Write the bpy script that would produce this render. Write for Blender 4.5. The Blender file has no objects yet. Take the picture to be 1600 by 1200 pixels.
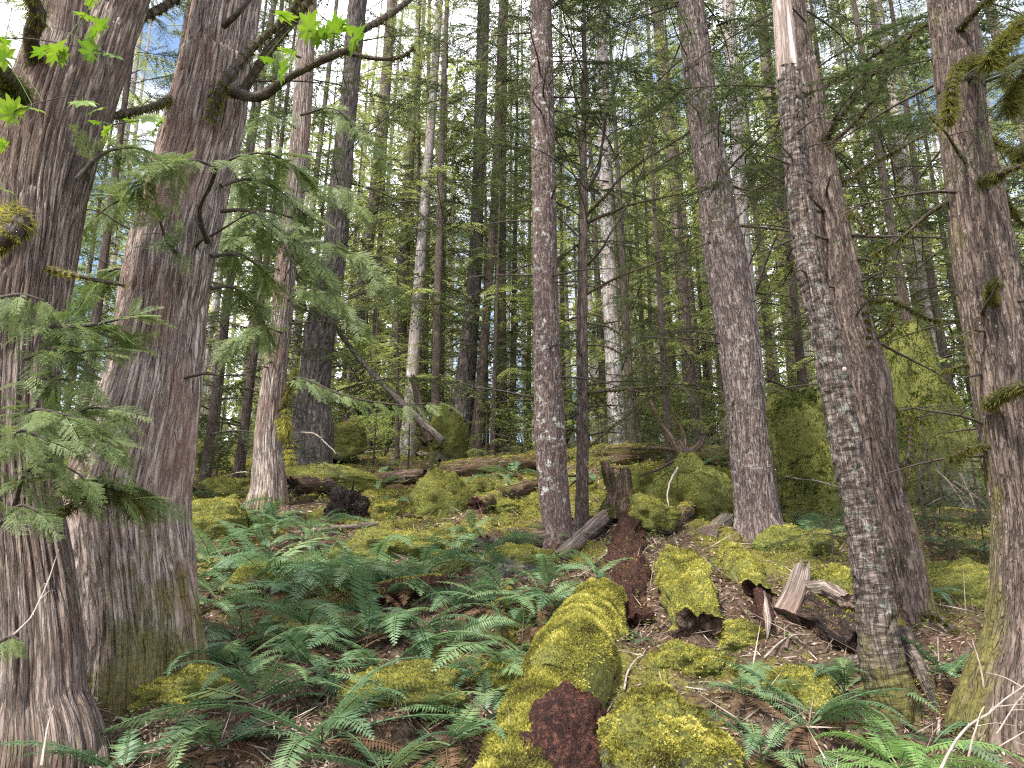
import bpy, math, random
import numpy as np
from mathutils import Matrix, Vector
R = math.radians
random.seed(7); rng = np.random.default_rng(7)
scene = bpy.context.scene
col = scene.collection
PI = math.pi

# ------------------------------------------------------------------ camera, sky, sun, exposure
PITCH, EYE, FPX = 17.0, 1.6, 1209.0
cam_data = bpy.data.cameras.new('camera'); cam = bpy.data.objects.new('camera', cam_data); col.objects.link(cam)
cam_data.sensor_width = 36.0; cam_data.lens = 36.0 * FPX / 1600.0
cam_data.clip_start = 0.05; cam_data.clip_end = 2000
cam.location = (0, 0, EYE); cam.rotation_euler = (R(90 + PITCH), 0, 0)
scene.camera = cam
SUN_EL, SUN_AZ = 54.0, -143.0          # azimuth clockwise from +Y: sun stands to the camera's left and a little behind
world = bpy.data.worlds.new('World'); scene.world = world; world.use_nodes = True
nt = world.node_tree; nt.nodes.clear()
wo = nt.nodes.new('ShaderNodeOutputWorld'); bg = nt.nodes.new('ShaderNodeBackground')
sky = nt.nodes.new('ShaderNodeTexSky'); sky.sky_type = 'NISHITA'; sky.sun_disc = False
sky.sun_elevation = R(SUN_EL); sky.sun_rotation = R(SUN_AZ); sky.air_density = 1.0; sky.dust_density = 1.5; sky.ozone_density = 1.0
tcw = nt.nodes.new('ShaderNodeTexCoord'); cn = nt.nodes.new('ShaderNodeTexNoise')
cn.inputs['Scale'].default_value = 2.2; cn.inputs['Detail'].default_value = 5; cn.inputs['Roughness'].default_value = .6
cr = nt.nodes.new('ShaderNodeValToRGB'); cr.color_ramp.elements[0].position = .45; cr.color_ramp.elements[1].position = .57
mx = nt.nodes.new('ShaderNodeMix'); mx.data_type = 'RGBA'
mx.inputs[7].default_value = (9.5, 9.6, 10.2, 1)           # sunlit high cloud
nt.links.new(tcw.outputs['Generated'], cn.inputs['Vector']); nt.links.new(cn.outputs['Fac'], cr.inputs['Fac'])
nt.links.new(cr.outputs['Color'], mx.inputs[0]); nt.links.new(sky.outputs['Color'], mx.inputs[6])
nt.links.new(mx.outputs[2], bg.inputs['Color']); bg.inputs['Strength'].default_value = 0.125
nt.links.new(bg.outputs['Background'], wo.inputs['Surface'])
sd = bpy.data.lights.new('sun', 'SUN'); sun = bpy.data.objects.new('sun', sd); col.objects.link(sun)
sd.energy = 3.0; sd.angle = R(4); sd.color = (1.0, .95, .86)
sdir = Vector((math.sin(R(SUN_AZ)) * math.cos(R(SUN_EL)), math.cos(R(SUN_AZ)) * math.cos(R(SUN_EL)), math.sin(R(SUN_EL))))
sun.rotation_euler = (-sdir).to_track_quat('-Z', 'Y').to_euler()
vs = scene.view_settings; vs.view_transform = 'Standard'; vs.look = 'None'; vs.gamma = 1.0; vs.exposure = 1.5
cy = scene.cycles
cy.max_bounces = 5; cy.diffuse_bounces = 3; cy.glossy_bounces = 1; cy.transmission_bounces = 3; cy.transparent_max_bounces = 4
cy.caustics_reflective = False; cy.caustics_refractive = False; cy.use_denoising = False; cy.pixel_filter_type = 'BLACKMAN_HARRIS'; cy.filter_width = 1.2; cy.sample_clamp_indirect = 4

# ------------------------------------------------------------------ noise, ground height, pixel <-> place
def _h(ix, iy, iz, seed):
    n = (ix.astype(np.uint32) * np.uint32(374761393) + iy.astype(np.uint32) * np.uint32(668265263)
         + iz.astype(np.uint32) * np.uint32(2246822519) + np.uint32((seed * 3266489917) & 0xffffffff))
    n = (n ^ (n >> np.uint32(15))) * np.uint32(2246822519)
    n = (n ^ (n >> np.uint32(13))) * np.uint32(3266489917)
    n = n ^ (n >> np.uint32(16))
    return n.astype(np.float64) / 4294967295.0 * 2 - 1
def vnoise(p, seed=0):
    p = np.asarray(p, float); i = np.floor(p).astype(np.int64); f = p - i; u = f * f * (3 - 2 * f)
    x, y, z = i[..., 0], i[..., 1], i[..., 2]
    with np.errstate(over='ignore'):
        c = [[[_h(x + a, y + b, z + d, seed) for d in (0, 1)] for b in (0, 1)] for a in (0, 1)]
    l = lambda a, b, t: a + (b - a) * t
    ux, uy, uz = u[..., 0], u[..., 1], u[..., 2]
    return l(l(l(c[0][0][0], c[0][0][1], uz), l(c[0][1][0], c[0][1][1], uz), uy),
             l(l(c[1][0][0], c[1][0][1], uz), l(c[1][1][0], c[1][1][1], uz), uy), ux)
def fbm(p, octv=3, seed=0, gain=.5):
    p = np.asarray(p, float); a, s, out = 1.0, 1.0, 0
    for o in range(octv):
        out = out + a * vnoise(p * s + o * 17.3, seed + o); a *= gain; s *= 2.03
    return out
def p2(x, y, k): return np.stack([np.asarray(x) * k, np.asarray(y) * k, np.zeros_like(np.asarray(x, float))], -1)
def ground(x, y):
    x = np.asarray(x, float); y = np.asarray(y, float)
    z = .30 * y - .075 * 3 * np.logaddexp(0, (y - 19) / 3)
    z = z + .13 * fbm(p2(x, y, .55), 2, 3) * np.clip(.4 + y / 8, .4, 1.6)
    near = 1 / (1 + np.exp((y - 22) / 2))
    z = z + near * (.085 * fbm(p2(x, y, 1.9), 2, 5) + .085 * np.abs(fbm(p2(x, y, 3.6), 3, 9)) + .018 * vnoise(p2(x, y, 13), 11))
    z = z + .035 * x * np.clip((x - 5) / 6, 0, 1)
    return z
gz = lambda x, y: float(ground(np.array([x]), np.array([y]))[0])
cp, sp = math.cos(R(PITCH)), math.sin(R(PITCH))
def ray(px, py):
    u, v = (px - 800) / FPX, (600 - py) / FPX
    return np.array([u, cp - v * sp, sp + v * cp])
def at(px, py, Y):
    d = ray(px, py); t = Y / d[1]; return np.array([t * d[0], Y, EYE + t * d[2]])
def hit(px, py, lift=0.0):
    d = ray(px, py); t = np.geomspace(1.2, 120, 3000); P = d[None] * t[:, None]
    below = (EYE + P[:, 2]) < ground(P[:, 0], P[:, 1]) + lift
    k = int(np.argmax(below)) if below.any() else len(t) - 1
    p = P[k]; return np.array([p[0], p[1], gz(p[0], p[1])])
def depth(p): return p[1] * cp + (p[2] - EYE) * sp
def proj(p):
    d = depth(p); v = -p[1] * sp + (p[2] - EYE) * cp
    return 800 + FPX * p[0] / d, 600 - FPX * v / d

# ------------------------------------------------------------------ mesh collector
class MB:
    def __init__(s): s.v = []; s.f = []; s.m = []; s.bc = []; s.rnd = []; s.mo = []; s.n = 0
    def add(s, V, F, mat=0, bc=None, rnd=None, mo=None):
        V = np.asarray(V, float).reshape(-1, 3); F = np.asarray(F, int); k = len(V)
        s.v.append(V); s.f.append(F + s.n); s.m.append(np.full(len(F), mat)); s.n += k
        s.bc.append(V if bc is None else bc); s.rnd.append(np.full(k, rng.random()) if rnd is None else np.broadcast_to(rnd, (k,)))
        s.mo.append(np.zeros(k) if mo is None else np.broadcast_to(mo, (k,)))
    def arrays(s): return np.concatenate(s.v), s.f, s.m, np.concatenate(s.rnd)
    def merge(s, o, M=None, t=None, dr=None):
        off = s.n; V = np.concatenate(o.v)
        if M is not None: V = V @ np.asarray(M).T
        if t is not None: V = V + t
        s.v.append(V); s.f += [f + off for f in o.f]; s.m += o.m; s.bc.append(np.concatenate(o.bc))
        r = np.concatenate(o.rnd); s.rnd.append(r if dr is None else (r * .6 + .4 * dr)); s.mo.append(np.concatenate(o.mo)); s.n += len(V)
    def mesh(s, name, mats, smooth=True):
        me = bpy.data.meshes.new(name); V = np.concatenate(s.v)
        loops = np.concatenate([f.ravel() for f in s.f]); tot = np.concatenate([np.full(len(f), f.shape[1]) for f in s.f])
        start = np.concatenate([[0], np.cumsum(tot)[:-1]])
        me.vertices.add(len(V)); me.vertices.foreach_set('co', V.astype(np.float32).ravel())
        me.loops.add(len(loops)); me.loops.foreach_set('vertex_index', loops.astype(np.int32))
        me.polygons.add(len(tot)); me.polygons.foreach_set('loop_start', start.astype(np.int32))
        me.polygons.foreach_set('loop_total', tot.astype(np.int32))
        for m in (mats if isinstance(mats, (list, tuple)) else [mats]): me.materials.append(m)
        me.polygons.foreach_set('material_index', np.concatenate(s.m).astype(np.int32))
        me.polygons.foreach_set('use_smooth', np.full(len(tot), smooth))
        a = me.attributes.new('bc', 'FLOAT_VECTOR', 'POINT'); a.data.foreach_set('vector', np.concatenate(s.bc).astype(np.float32).ravel())
        for nm, src in (('rnd', s.rnd), ('mo', s.mo)):
            a = me.attributes.new(nm, 'FLOAT', 'POINT'); a.data.foreach_set('value', np.concatenate(src).astype(np.float32))
        me.update(calc_edges=True); return me
    def build(s, name, mats, parent=None, smooth=True, loc=None):
        return link(name, s.mesh(name, mats, smooth), parent, loc)
def link(name, me, parent=None, loc=None):
    o = bpy.data.objects.new(name, me); col.objects.link(o)
    if parent is not None: o.parent = parent
    if loc is not None: o.location = loc
    return o
def tag(o, label=None, cat=None, group=None, kind=None):
    for k, v in (('label', label), ('category', cat), ('group', group), ('kind', kind)):
        if v: o[k] = v
    return o
THINGS = []
def thing(name, label, cat, loc, group=None):
    o = bpy.data.objects.new(name, None); o.empty_display_size = .1; col.objects.link(o); o.location = loc
    tag(o, label, cat, group); THINGS.append(o); return o
def child(mb, name, mats, parent, smooth=True):
    """Mesh given in world coordinates, hung on parent (an Empty with a plain location, or a child of one)."""
    base = np.array(parent.location) if parent.parent is None else np.array(parent.parent.location) + np.array(parent.location)
    mb.v = [v - base for v in mb.v]
    return mb.build(name, mats, parent, smooth)

def unit(v):
    v = np.asarray(v, float); return v / np.maximum(np.linalg.norm(v, axis=-1, keepdims=True), 1e-9)
def resample(P, n, *extra):
    """smooth curve through P (Catmull-Rom), n even samples; extra 1-D arrays follow along"""
    P = np.asarray(P, float); k = len(P)
    if k == 2: dense = P[0] + (P[1] - P[0]) * np.linspace(0, 1, 40)[:, None]; tt = np.linspace(0, 1, 40)
    else:
        Q = np.vstack([2 * P[0] - P[1], P, 2 * P[-1] - P[-2]]); dense = []; tt = []
        for i in range(k - 1):
            a, b, c, d = Q[i:i + 4]; t = np.linspace(0, 1, 16, endpoint=(i == k - 2))[:, None]
            dense.append(.5 * ((2 * b) + (c - a) * t + (2 * a - 5 * b + 4 * c - d) * t ** 2 + (3 * b - a - 3 * c + d) * t ** 3)); tt.append(i + t[:, 0])
        dense = np.vstack(dense); tt = np.concatenate(tt) / (k - 1)
    L = np.concatenate([[0], np.cumsum(np.linalg.norm(np.diff(dense, axis=0), axis=1))]); s = np.linspace(0, L[-1], n)
    C = np.stack([np.interp(s, L, dense[:, j]) for j in range(3)], 1); ts = np.interp(s, L, tt)
    return (C, s) + tuple(np.interp(ts, np.linspace(0, 1, k), np.asarray(e, float)) for e in extra)
def frames(C):
    T = unit(np.gradient(C, axis=0)); A = np.zeros_like(T); B = np.zeros_like(T)
    a = np.array([1., 0, 0]) if abs(T[0][0]) < .8 else np.array([0, 1., 0])
    for i in range(len(T)):
        a = a - T[i] * a.dot(T[i]); a = a / np.linalg.norm(a); A[i] = a; B[i] = np.cross(T[i], a)
    return T, A, B
def tube(mb, C, rad, nseg=8, mat=0, disp=None, mo=None, rnd=None, closed=True):
    C = np.asarray(C, float); n = len(C); T, A, B = frames(C)
    s = np.concatenate([[0], np.cumsum(np.linalg.norm(np.diff(C, axis=0), axis=1))])
    th = np.linspace(0, 2 * PI, nseg, endpoint=False); ct, st = np.cos(th), np.sin(th)
    rad = np.broadcast_to(rad, (n,)); Rm = np.repeat(rad[:, None], nseg, 1)
    if disp is not None: Rm = disp(np.repeat(th[None], n, 0), np.repeat(s[:, None], nseg, 1), Rm)
    V = C[:, None] + Rm[..., None] * (ct[None, :, None] * A[:, None] + st[None, :, None] * B[:, None])
    r0 = max(float(np.mean(rad)), .02)
    bc = np.stack([np.repeat(ct[None] * r0, n, 0), np.repeat(st[None] * r0, n, 0), np.repeat(s[:, None], nseg, 1)], -1)
    i = np.arange(n - 1)[:, None] * nseg; j = np.arange(nseg)[None]; k = (j + 1) % nseg
    F = np.stack([i + j, i + k, i + k + nseg, i + j + nseg], -1).reshape(-1, 4)
    M = None if mo is None else (np.repeat(np.broadcast_to(mo, (n,))[:, None], nseg, 1).ravel() if np.ndim(mo) < 2 else mo.ravel())
    mb.add(V.reshape(-1, 3), F, mat, bc.reshape(-1, 3), rnd, M)
    if closed:
        for e, cc in ((0, C[0]), (n - 1, C[-1])):
            ring = V[e]; W = np.vstack([ring, [cc]]); f = np.stack([np.arange(nseg), (np.arange(nseg) + 1) % nseg, np.full(nseg, nseg)], 1)
            mb.add(W, f if e else f[:, ::-1], mat, np.vstack([bc[e], [[0, 0, s[e]]]]), rnd, None if M is None else np.full(nseg + 1, np.mean(M)))
    return V
def blades(mb, P, D, L, W, N=None, mat=0, rnd=None, mid=.4):
    """pointed leaf-like quads: base P, direction D, length L, width W, lying across N"""
    P = np.asarray(P, float); n = len(P); D = unit(np.broadcast_to(D, (n, 3))); L = np.broadcast_to(L, (n,))[:, None]; W = np.broadcast_to(W, (n,))[:, None]
    N = np.broadcast_to(rng.normal(size=(n, 3)) if N is None else N, (n, 3)); S = unit(np.cross(D, N))
    V = np.stack([P, P + D * L * mid + S * W / 2, P + D * L, P + D * L * mid - S * W / 2], 1).reshape(-1, 3)
    F = np.arange(4 * n).reshape(n, 4)
    mb.add(V, F, mat, None, np.repeat(rng.random(n) if rnd is None else np.broadcast_to(rnd, (n,)), 4))
def rotm(az, tilt=0, roll=0):
    return np.array(Matrix.Rotation(az, 3, 'Z') @ Matrix.Rotation(-tilt, 3, 'Y') @ Matrix.Rotation(roll, 3, 'X'))
def on_mesh(V, F, n, weight=None):
    """n random points on a quad mesh, with normals; weight(centre, normal) per face"""
    a, b, c, d = (V[F[:, i]] for i in range(4)); nr = np.cross(c - a, d - b); ar = np.linalg.norm(nr, axis=1) / 2; nn = unit(nr)
    w = ar if weight is None else ar * weight((a + c) / 2, nn)
    k = rng.choice(len(F), n, p=w / w.sum()); u, v = rng.random((2, n, 1))
    return a[k] * (1 - u) * (1 - v) + b[k] * u * (1 - v) + c[k] * u * v + d[k] * (1 - u) * v, nn[k]

# ------------------------------------------------------------------ materials
def newmat(name):
    m = bpy.data.materials.new(name); m.use_nodes = True; t = m.node_tree; t.nodes.clear()
    o = t.nodes.new('ShaderNodeOutputMaterial'); return m, t, o
def N(t, typ, **kw):
    n = t.nodes.new(typ)
    for k, v in kw.items():
        if k in n.inputs: n.inputs[k].default_value = v
        else: setattr(n, k, v)
    return n
def ramp(t, fac, stops):
    r = t.nodes.new('ShaderNodeValToRGB'); e = r.color_ramp.elements
    while len(e) < len(stops): e.new(.5)
    for i, (p, c) in enumerate(stops): e[i].position = p; e[i].color = (*c, 1) if len(c) == 3 else c
    t.links.new(fac, r.inputs['Fac']); return r.outputs['Color']
def g3(v): return (v, v, v)
def mixc(t, fac, a, b):
    m = t.nodes.new('ShaderNodeMix'); m.data_type = 'RGBA'
    for s, v in ((0, fac), (6, a), (7, b)):
        if isinstance(v, (float, int)): m.inputs[s].default_value = v
        elif isinstance(v, tuple): m.inputs[s].default_value = (*v, 1)
        else: t.links.new(v, m.inputs[s])
    return m.outputs[2]
def math_(t, op, a, b=0.0):
    m = t.nodes.new('ShaderNodeMath'); m.operation = op
    for i, v in enumerate((a, b)):
        if isinstance(v, (float, int)): m.inputs[i].default_value = v
        else: t.links.new(v, m.inputs[i])
    return m.outputs[0]
def attr(t, name, out='Fac'):
    a = t.nodes.new('ShaderNodeAttribute'); a.attribute_name = name; return a.outputs[out]
def noise(t, vec, scale, detail=4, rough=.6, stretch=None):
    n = N(t, 'ShaderNodeTexNoise', Scale=scale, Detail=detail, Roughness=rough)
    if stretch:
        mp = t.nodes.new('ShaderNodeMapping'); mp.inputs['Scale'].default_value = stretch; t.links.new(vec, mp.inputs['Vector']); vec = mp.outputs['Vector']
    t.links.new(vec, n.inputs['Vector']); return n.outputs['Fac']
def bark(name, dark, mid, light, patch=None, moss=(.105, .095, .022), lichen=.0, k=30, sz=.12, bump=.6, lich_col=(.5, .52, .46), band=False, mossamt=1.0, fleck=(.42, .36, .33), cracks=.8):
    m, t, o = newmat(name); bc = attr(t, 'bc', 'Vector')
    st = (1, 1, sz) if not band else (.45, .45, 1.6)
    n1 = noise(t, bc, k, 5, .65, st); n2 = noise(t, bc, 3.0, 4, .6, (1, 1, .5)); n3 = noise(t, bc, k * 2.6, 3, .6, (1, 1, sz * 2))
    c = ramp(t, n1, [(.36, dark), (.48, mid), (.63, light)])
    ck = math_(t, 'ABSOLUTE', math_(t, 'SUBTRACT', noise(t, bc, k * 1.1, 3, .6, (1, 1, sz * .9)), .5))
    ckf = ramp(t, ck, [(.0, g3(1.)), (.035, g3(.55)), (.075, g3(0.))]); c = mixc(t, math_(t, 'MULTIPLY', ckf, cracks), c, tuple(x * .45 for x in dark))
    c = mixc(t, math_(t, 'MULTIPLY', ramp(t, n3, [(.35, g3(0.)), (.7, g3(1.))]), .35), c, dark)
    if patch: c = mixc(t, ramp(t, n2, [(.46, g3(0.)), (.62, g3(.75))]), c, patch)
    ri = attr(t, 'rnd'); c = mixc(t, math_(t, 'MULTIPLY', ri, .25), c, light)
    if lichen:
        nl = noise(t, bc, 17, 4, .7, (1, 1, .9)); nl2 = noise(t, bc, 2.2, 2)
        f = math_(t, 'MULTIPLY', ramp(t, nl, [(.56, g3(0.)), (.62, g3(1.))]), ramp(t, nl2, [(.42, g3(0.)), (.56, g3(lichen))]))
        c = mixc(t, f, c, lich_col)
    nf = noise(t, bc, k * 1.5, 4, .75, (1, 1, max(sz * 3, .22))); nf2 = noise(t, bc, 1.7, 2)
    c = mixc(t, math_(t, 'MULTIPLY', ramp(t, nf, [(.60, g3(0.)), (.66, g3(1.))]), ramp(t, nf2, [(.40, g3(.15)), (.6, g3(.8))])), c, fleck)
    mo = math_(t, 'ADD', math_(t, 'MULTIPLY', attr(t, 'mo'), 1.15 * mossamt), math_(t, 'MULTIPLY', math_(t, 'SUBTRACT', noise(t, bc, 14, 6, .8, (1, 1, .3)), .76), 2.6))
    nm = noise(t, bc, 60, 3, .7)
    c = mixc(t, ramp(t, mo, [(.0, g3(0.)), (.45, g3(.85))]), c, ramp(t, nm, [(.3, tuple(x * .45 for x in moss)), (.7, tuple(x * 1.5 for x in moss))]))
    b = N(t, 'ShaderNodeBump', Strength=bump, Distance=.02); h = math_(t, 'SUBTRACT', math_(t, 'ADD', n1, math_(t, 'MULTIPLY', n3, .4)), math_(t, 'MULTIPLY', ckf, .5 * cracks))
    t.links.new(h, b.inputs['Height'])
    p = N(t, 'ShaderNodeBsdfPrincipled', Roughness=.85); p.inputs['Specular IOR Level'].default_value = .25
    t.links.new(c, p.inputs['Base Color']); t.links.new(b.outputs['Normal'], p.inputs['Normal']); t.links.new(p.outputs['BSDF'], o.inputs['Surface'])
    return m
def leaf(name, stops, trans=.35, rough=.5, spec=.3, objvar=.0):
    m, t, o = newmat(name); r = attr(t, 'rnd')
    if objvar:
        oi = t.nodes.new('ShaderNodeObjectInfo'); r = math_(t, 'ADD', math_(t, 'MULTIPLY', r, 1 - objvar), math_(t, 'MULTIPLY', oi.outputs['Random'], objvar))
    c = ramp(t, r, stops)
    p = N(t, 'ShaderNodeBsdfPrincipled', Roughness=rough); p.inputs['Specular IOR Level'].default_value = spec; t.links.new(c, p.inputs['Base Color'])
    if trans:
        tr = t.nodes.new('ShaderNodeBsdfTranslucent'); hs = N(t, 'ShaderNodeHueSaturation', Saturation=1.1, Value=1.3); t.links.new(c, hs.inputs['Color']); t.links.new(hs.outputs['Color'], tr.inputs['Color'])
        ms = t.nodes.new('ShaderNodeMixShader'); ms.inputs[0].default_value = trans
        t.links.new(p.outputs['BSDF'], ms.inputs[1]); t.links.new(tr.outputs['BSDF'], ms.inputs[2]); t.links.new(ms.outputs['Shader'], o.inputs['Surface'])
    else: t.links.new(p.outputs['BSDF'], o.inputs['Surface'])
    return m
def earth(name):
    m, t, o = newmat(name); tc = t.nodes.new('ShaderNodeTexCoord').outputs['Object']
    n1 = noise(t, tc, 22, 6, .7); n2 = noise(t, tc, 90, 3, .7); n3 = noise(t, tc, 3, 4, .6)
    lit = ramp(t, n1, [(.3, (.030, .021, .014)), (.5, (.11, .078, .054)), (.72, (.24, .18, .135))])
    lit = mixc(t, ramp(t, n3, [(.5, g3(0.)), (.65, g3(.6))]), lit, (.085, .040, .024))
    ms = ramp(t, n2, [(.3, (.05, .046, .012)), (.5, (.16, .148, .034)), (.75, (.32, .285, .07))])
    f = math_(t, 'ADD', attr(t, 'mo'), math_(t, 'MULTIPLY', math_(t, 'SUBTRACT', n1, .5), 1.6))
    c = mixc(t, ramp(t, f, [(.42, g3(0.)), (.62, g3(1.))]), lit, ms)
    b = N(t, 'ShaderNodeBump', Strength=.9, Distance=.03); t.links.new(math_(t, 'ADD', n1, n2), b.inputs['Height'])
    p = N(t, 'ShaderNodeBsdfPrincipled', Roughness=.95); p.inputs['Specular IOR Level'].default_value = .1
    t.links.new(c, p.inputs['Base Color']); t.links.new(b.outputs['Normal'], p.inputs['Normal']); t.links.new(p.outputs['BSDF'], o.inputs['Surface'])
    return m
def stone(name):
    m, t, o = newmat(name); tc = t.nodes.new('ShaderNodeTexCoord').outputs['Object']
    n1 = noise(t, tc, 15, 7, .75); n2 = noise(t, tc, 50, 4, .7); ge = t.nodes.new('ShaderNodeNewGeometry')
    c = ramp(t, n1, [(.36, (.06, .059, .05)), (.53, (.16, .16, .138)), (.68, (.36, .36, .32))])
    f = math_(t, 'ADD', attr(t, 'mo'), math_(t, 'MULTIPLY', math_(t, 'SUBTRACT', n1, .5), 1.2))
    c = mixc(t, ramp(t, f, [(.45, g3(0.)), (.6, g3(1.))]), c, ramp(t, n2, [(.3, (.04, .045, .008)), (.5, (.12, .125, .02)), (.75, (.24, .23, .04))]))
    b = N(t, 'ShaderNodeBump', Strength=.8, Distance=.03); t.links.new(math_(t, 'ADD', n1, n2), b.inputs['Height'])
    p = N(t, 'ShaderNodeBsdfPrincipled', Roughness=.9); t.links.new(c, p.inputs['Base Color']); t.links.new(b.outputs['Normal'], p.inputs['Normal']); t.links.new(p.outputs['BSDF'], o.inputs['Surface'])
    return m
M = {}
M['cedar'] = bark('cedar_bark', (.075, .054, .044), (.275, .212, .176), (.54, .46, .415), patch=(.185, .098, .072), k=62, sz=.06, bump=1.0, fleck=(.42, .36, .34))
M['cedar_dark'] = bark('dark_cedar_bark', (.058, .040, .031), (.200, .148, .120), (.40, .325, .28), patch=(.105, .06, .043), k=62, sz=.06, bump=1.0)
M['fir'] = bark('fir_bark', (.040, .031, .027), (.100, .080, .070), (.195, .165, .148), k=26, sz=.16, bump=1.0)
M['hem'] = bark('hemlock_bark', (.062, .039, .034), (.14, .094, .084), (.25, .19, .172), lichen=.85, k=48, sz=.22, bump=.9)
M['hem_thin'] = bark('young_hemlock_bark', (.050, .033, .026), (.122, .086, .069), (.22, .17, .142), k=52, sz=.12, bump=1.0)
M['fir_grey'] = bark('furrowed_grey_bark', (.050, .034, .029), (.145, .104, .092), (.30, .242, .222), lichen=.35, k=56, sz=.13, bump=1.0)
M['birch'] = bark('flaky_bark', (.03, .022, .018), (.095, .068, .055), (.25, .205, .175), lichen=.4, k=34, band=True, bump=1.0, lich_col=(.42, .47, .40))
M['far'] = bark('haze_pale_bark', (.13, .11, .105), (.30, .265, .25), (.48, .45, .43), patch=(.25, .18, .16), k=20, sz=.15, bump=.5)  # paler bark colour stands in for haze over the far trunks
M['wood'] = bark('weathered_wood', (.050, .034, .027), (.185, .138, .112), (.38, .315, .27), patch=(.16, .09, .065), k=70, sz=.03, bump=.6)
M['bare'] = bark('bare_pale_wood', (.14, .09, .07), (.34, .255, .22), (.52, .44, .40), k=60, sz=.04, bump=.7)
M['rot'] = bark('red_rotten_wood', (.014, .006, .005), (.050, .018, .012), (.115, .044, .028), k=55, sz=.6, bump=1.0, fleck=(.16, .08, .05))
M['log'] = bark('log_bark', (.035, .022, .016), (.10, .065, .046), (.22, .16, .12), patch=(.12, .06, .04), k=30, sz=.08, bump=.9)
M['char'] = bark('dark_root_wood', (.008, .006, .005), (.03, .018, .014), (.09, .05, .036), k=30, sz=.4, bump=1.0)
M['twig'] = bark('twig_bark', (.025, .018, .014), (.062, .046, .036), (.115, .09, .075), k=60, sz=.3, bump=.3)
M['drystick'] = bark('dry_stick', (.09, .065, .05), (.20, .155, .125), (.32, .265, .225), k=60, sz=.3, bump=.3)
M['pale'] = bark('bare_twig', (.20, .15, .12), (.36, .29, .24), (.52, .45, .40), k=60, sz=.3, bump=.3)
M['ground'] = earth('forest_floor'); M['stone'] = stone('mossy_stone')
M['moss'] = leaf('moss_shoots', [(0, (.065, .045, .020)), (.22, (.12, .115, .028)), (.5, (.25, .235, .05)), (.8, (.42, .385, .085)), (1, (.56, .50, .16))], .3, .8, .1)
M['moss_dk'] = leaf('dark_moss_shoots', [(0, (.032, .042, .012)), (.5, (.085, .10, .024)), (1, (.19, .20, .045))], .3, .8, .1)
M['moss_br'] = leaf('hanging_moss', [(0, (.042, .040, .012)), (.5, (.11, .11, .026)), (1, (.21, .20, .05))], .35, .8, .1)
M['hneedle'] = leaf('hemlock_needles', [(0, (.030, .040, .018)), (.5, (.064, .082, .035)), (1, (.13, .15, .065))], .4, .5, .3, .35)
M['bneedle'] = leaf('sunlit_needles', [(0, (.13, .155, .05)), (.5, (.25, .28, .10)), (1, (.40, .42, .18))], .6, .5, .3, .3)  # sunlight on the background foliage painted in as a brighter needle green
M['cneedle'] = leaf('cedar_sprays', [(0, (.062, .092, .030)), (.5, (.135, .182, .060)), (.9, (.25, .30, .10)), (1, (.30, .22, .09))], .35, .5, .35)
M['pneedle'] = leaf('pale_cedar_sprays', [(0, (.09, .13, .045)), (.6, (.165, .22, .08)), (1, (.27, .32, .12))], .4, .5, .35)
M['fern'] = leaf('fern_green', [(0, (.055, .10, .045)), (.45, (.11, .185, .088)), (.8, (.160, .23, .095)), (1, (.22, .24, .08))], .3, .45, .4, .6)
M['fern_lt'] = leaf('bright_fern_green', [(0, (.13, .24, .075)), (1, (.22, .34, .10))], .4, .45, .4)
M['fern_dead'] = leaf('dead_fern', [(0, (.07, .040, .022)), (1, (.19, .12, .07))], .2, .8, .1)
M['maple'] = leaf('maple_leaf', [(0, (.10, .18, .024)), (1, (.18, .26, .04))], .45, .45, .35)
M['shrub'] = leaf('understorey_leaf', [(0, (.08, .13, .035)), (.5, (.17, .23, .065)), (1, (.32, .36, .12))], .45, .5, .3, .3)
M['litter2'] = leaf('dry_twigs', [(0, (.06, .04, .03)), (.5, (.17, .125, .095)), (1, (.42, .35, .29))], .0, .9, .1)
M['crumb'] = leaf('red_crumbs', [(0, (.018, .007, .005)), (.5, (.062, .022, .014)), (.9, (.13, .055, .034)), (1, (.26, .16, .10))], .0, .95, .05)
M['litter'] = leaf('fallen_needles', [(0, (.035, .022, .016)), (.4, (.11, .065, .042)), (.75, (.20, .135, .095)), (1, (.40, .32, .26))], .0, .9, .1)

# ------------------------------------------------------------------ the forest floor
def terrain():
    u = np.linspace(-1, 1, 440); xs = 5 * u + 75 * np.sign(u) * np.abs(u) ** 5
    v = np.linspace(0, 1, 520); ys = np.concatenate([np.linspace(-30, .6, 18), 1.0 + 11 * v + 128 * v ** 5])
    X, Y = np.meshgrid(xs, ys); Z = ground(X, Y); n, m = X.shape
    V = np.stack([X, Y, Z], -1).reshape(-1, 3)
    mo = .60 + .50 * fbm(p2(X, Y, 1.5), 4, 21, .65) + .12 * np.clip((Y - 7) / 4, 0, 1)
    for (px, py, r, w) in LITTER:
        c = hit(px, py); mo -= w * np.exp(-((X - c[0]) ** 2 + (Y - c[1]) ** 2) / r ** 2)
    i = np.arange(n - 1)[:, None] * m; j = np.arange(m - 1)[None]
    F = np.stack([i + j, i + j + 1, i + m + j + 1, i + m + j], -1).reshape(-1, 4)
    mb = MB(); mb.add(V, F, 0, mo=mo.ravel()); o = mb.build('ground', M['ground']); tag(o, kind='structure')
    return V, F, mo.ravel()
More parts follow.
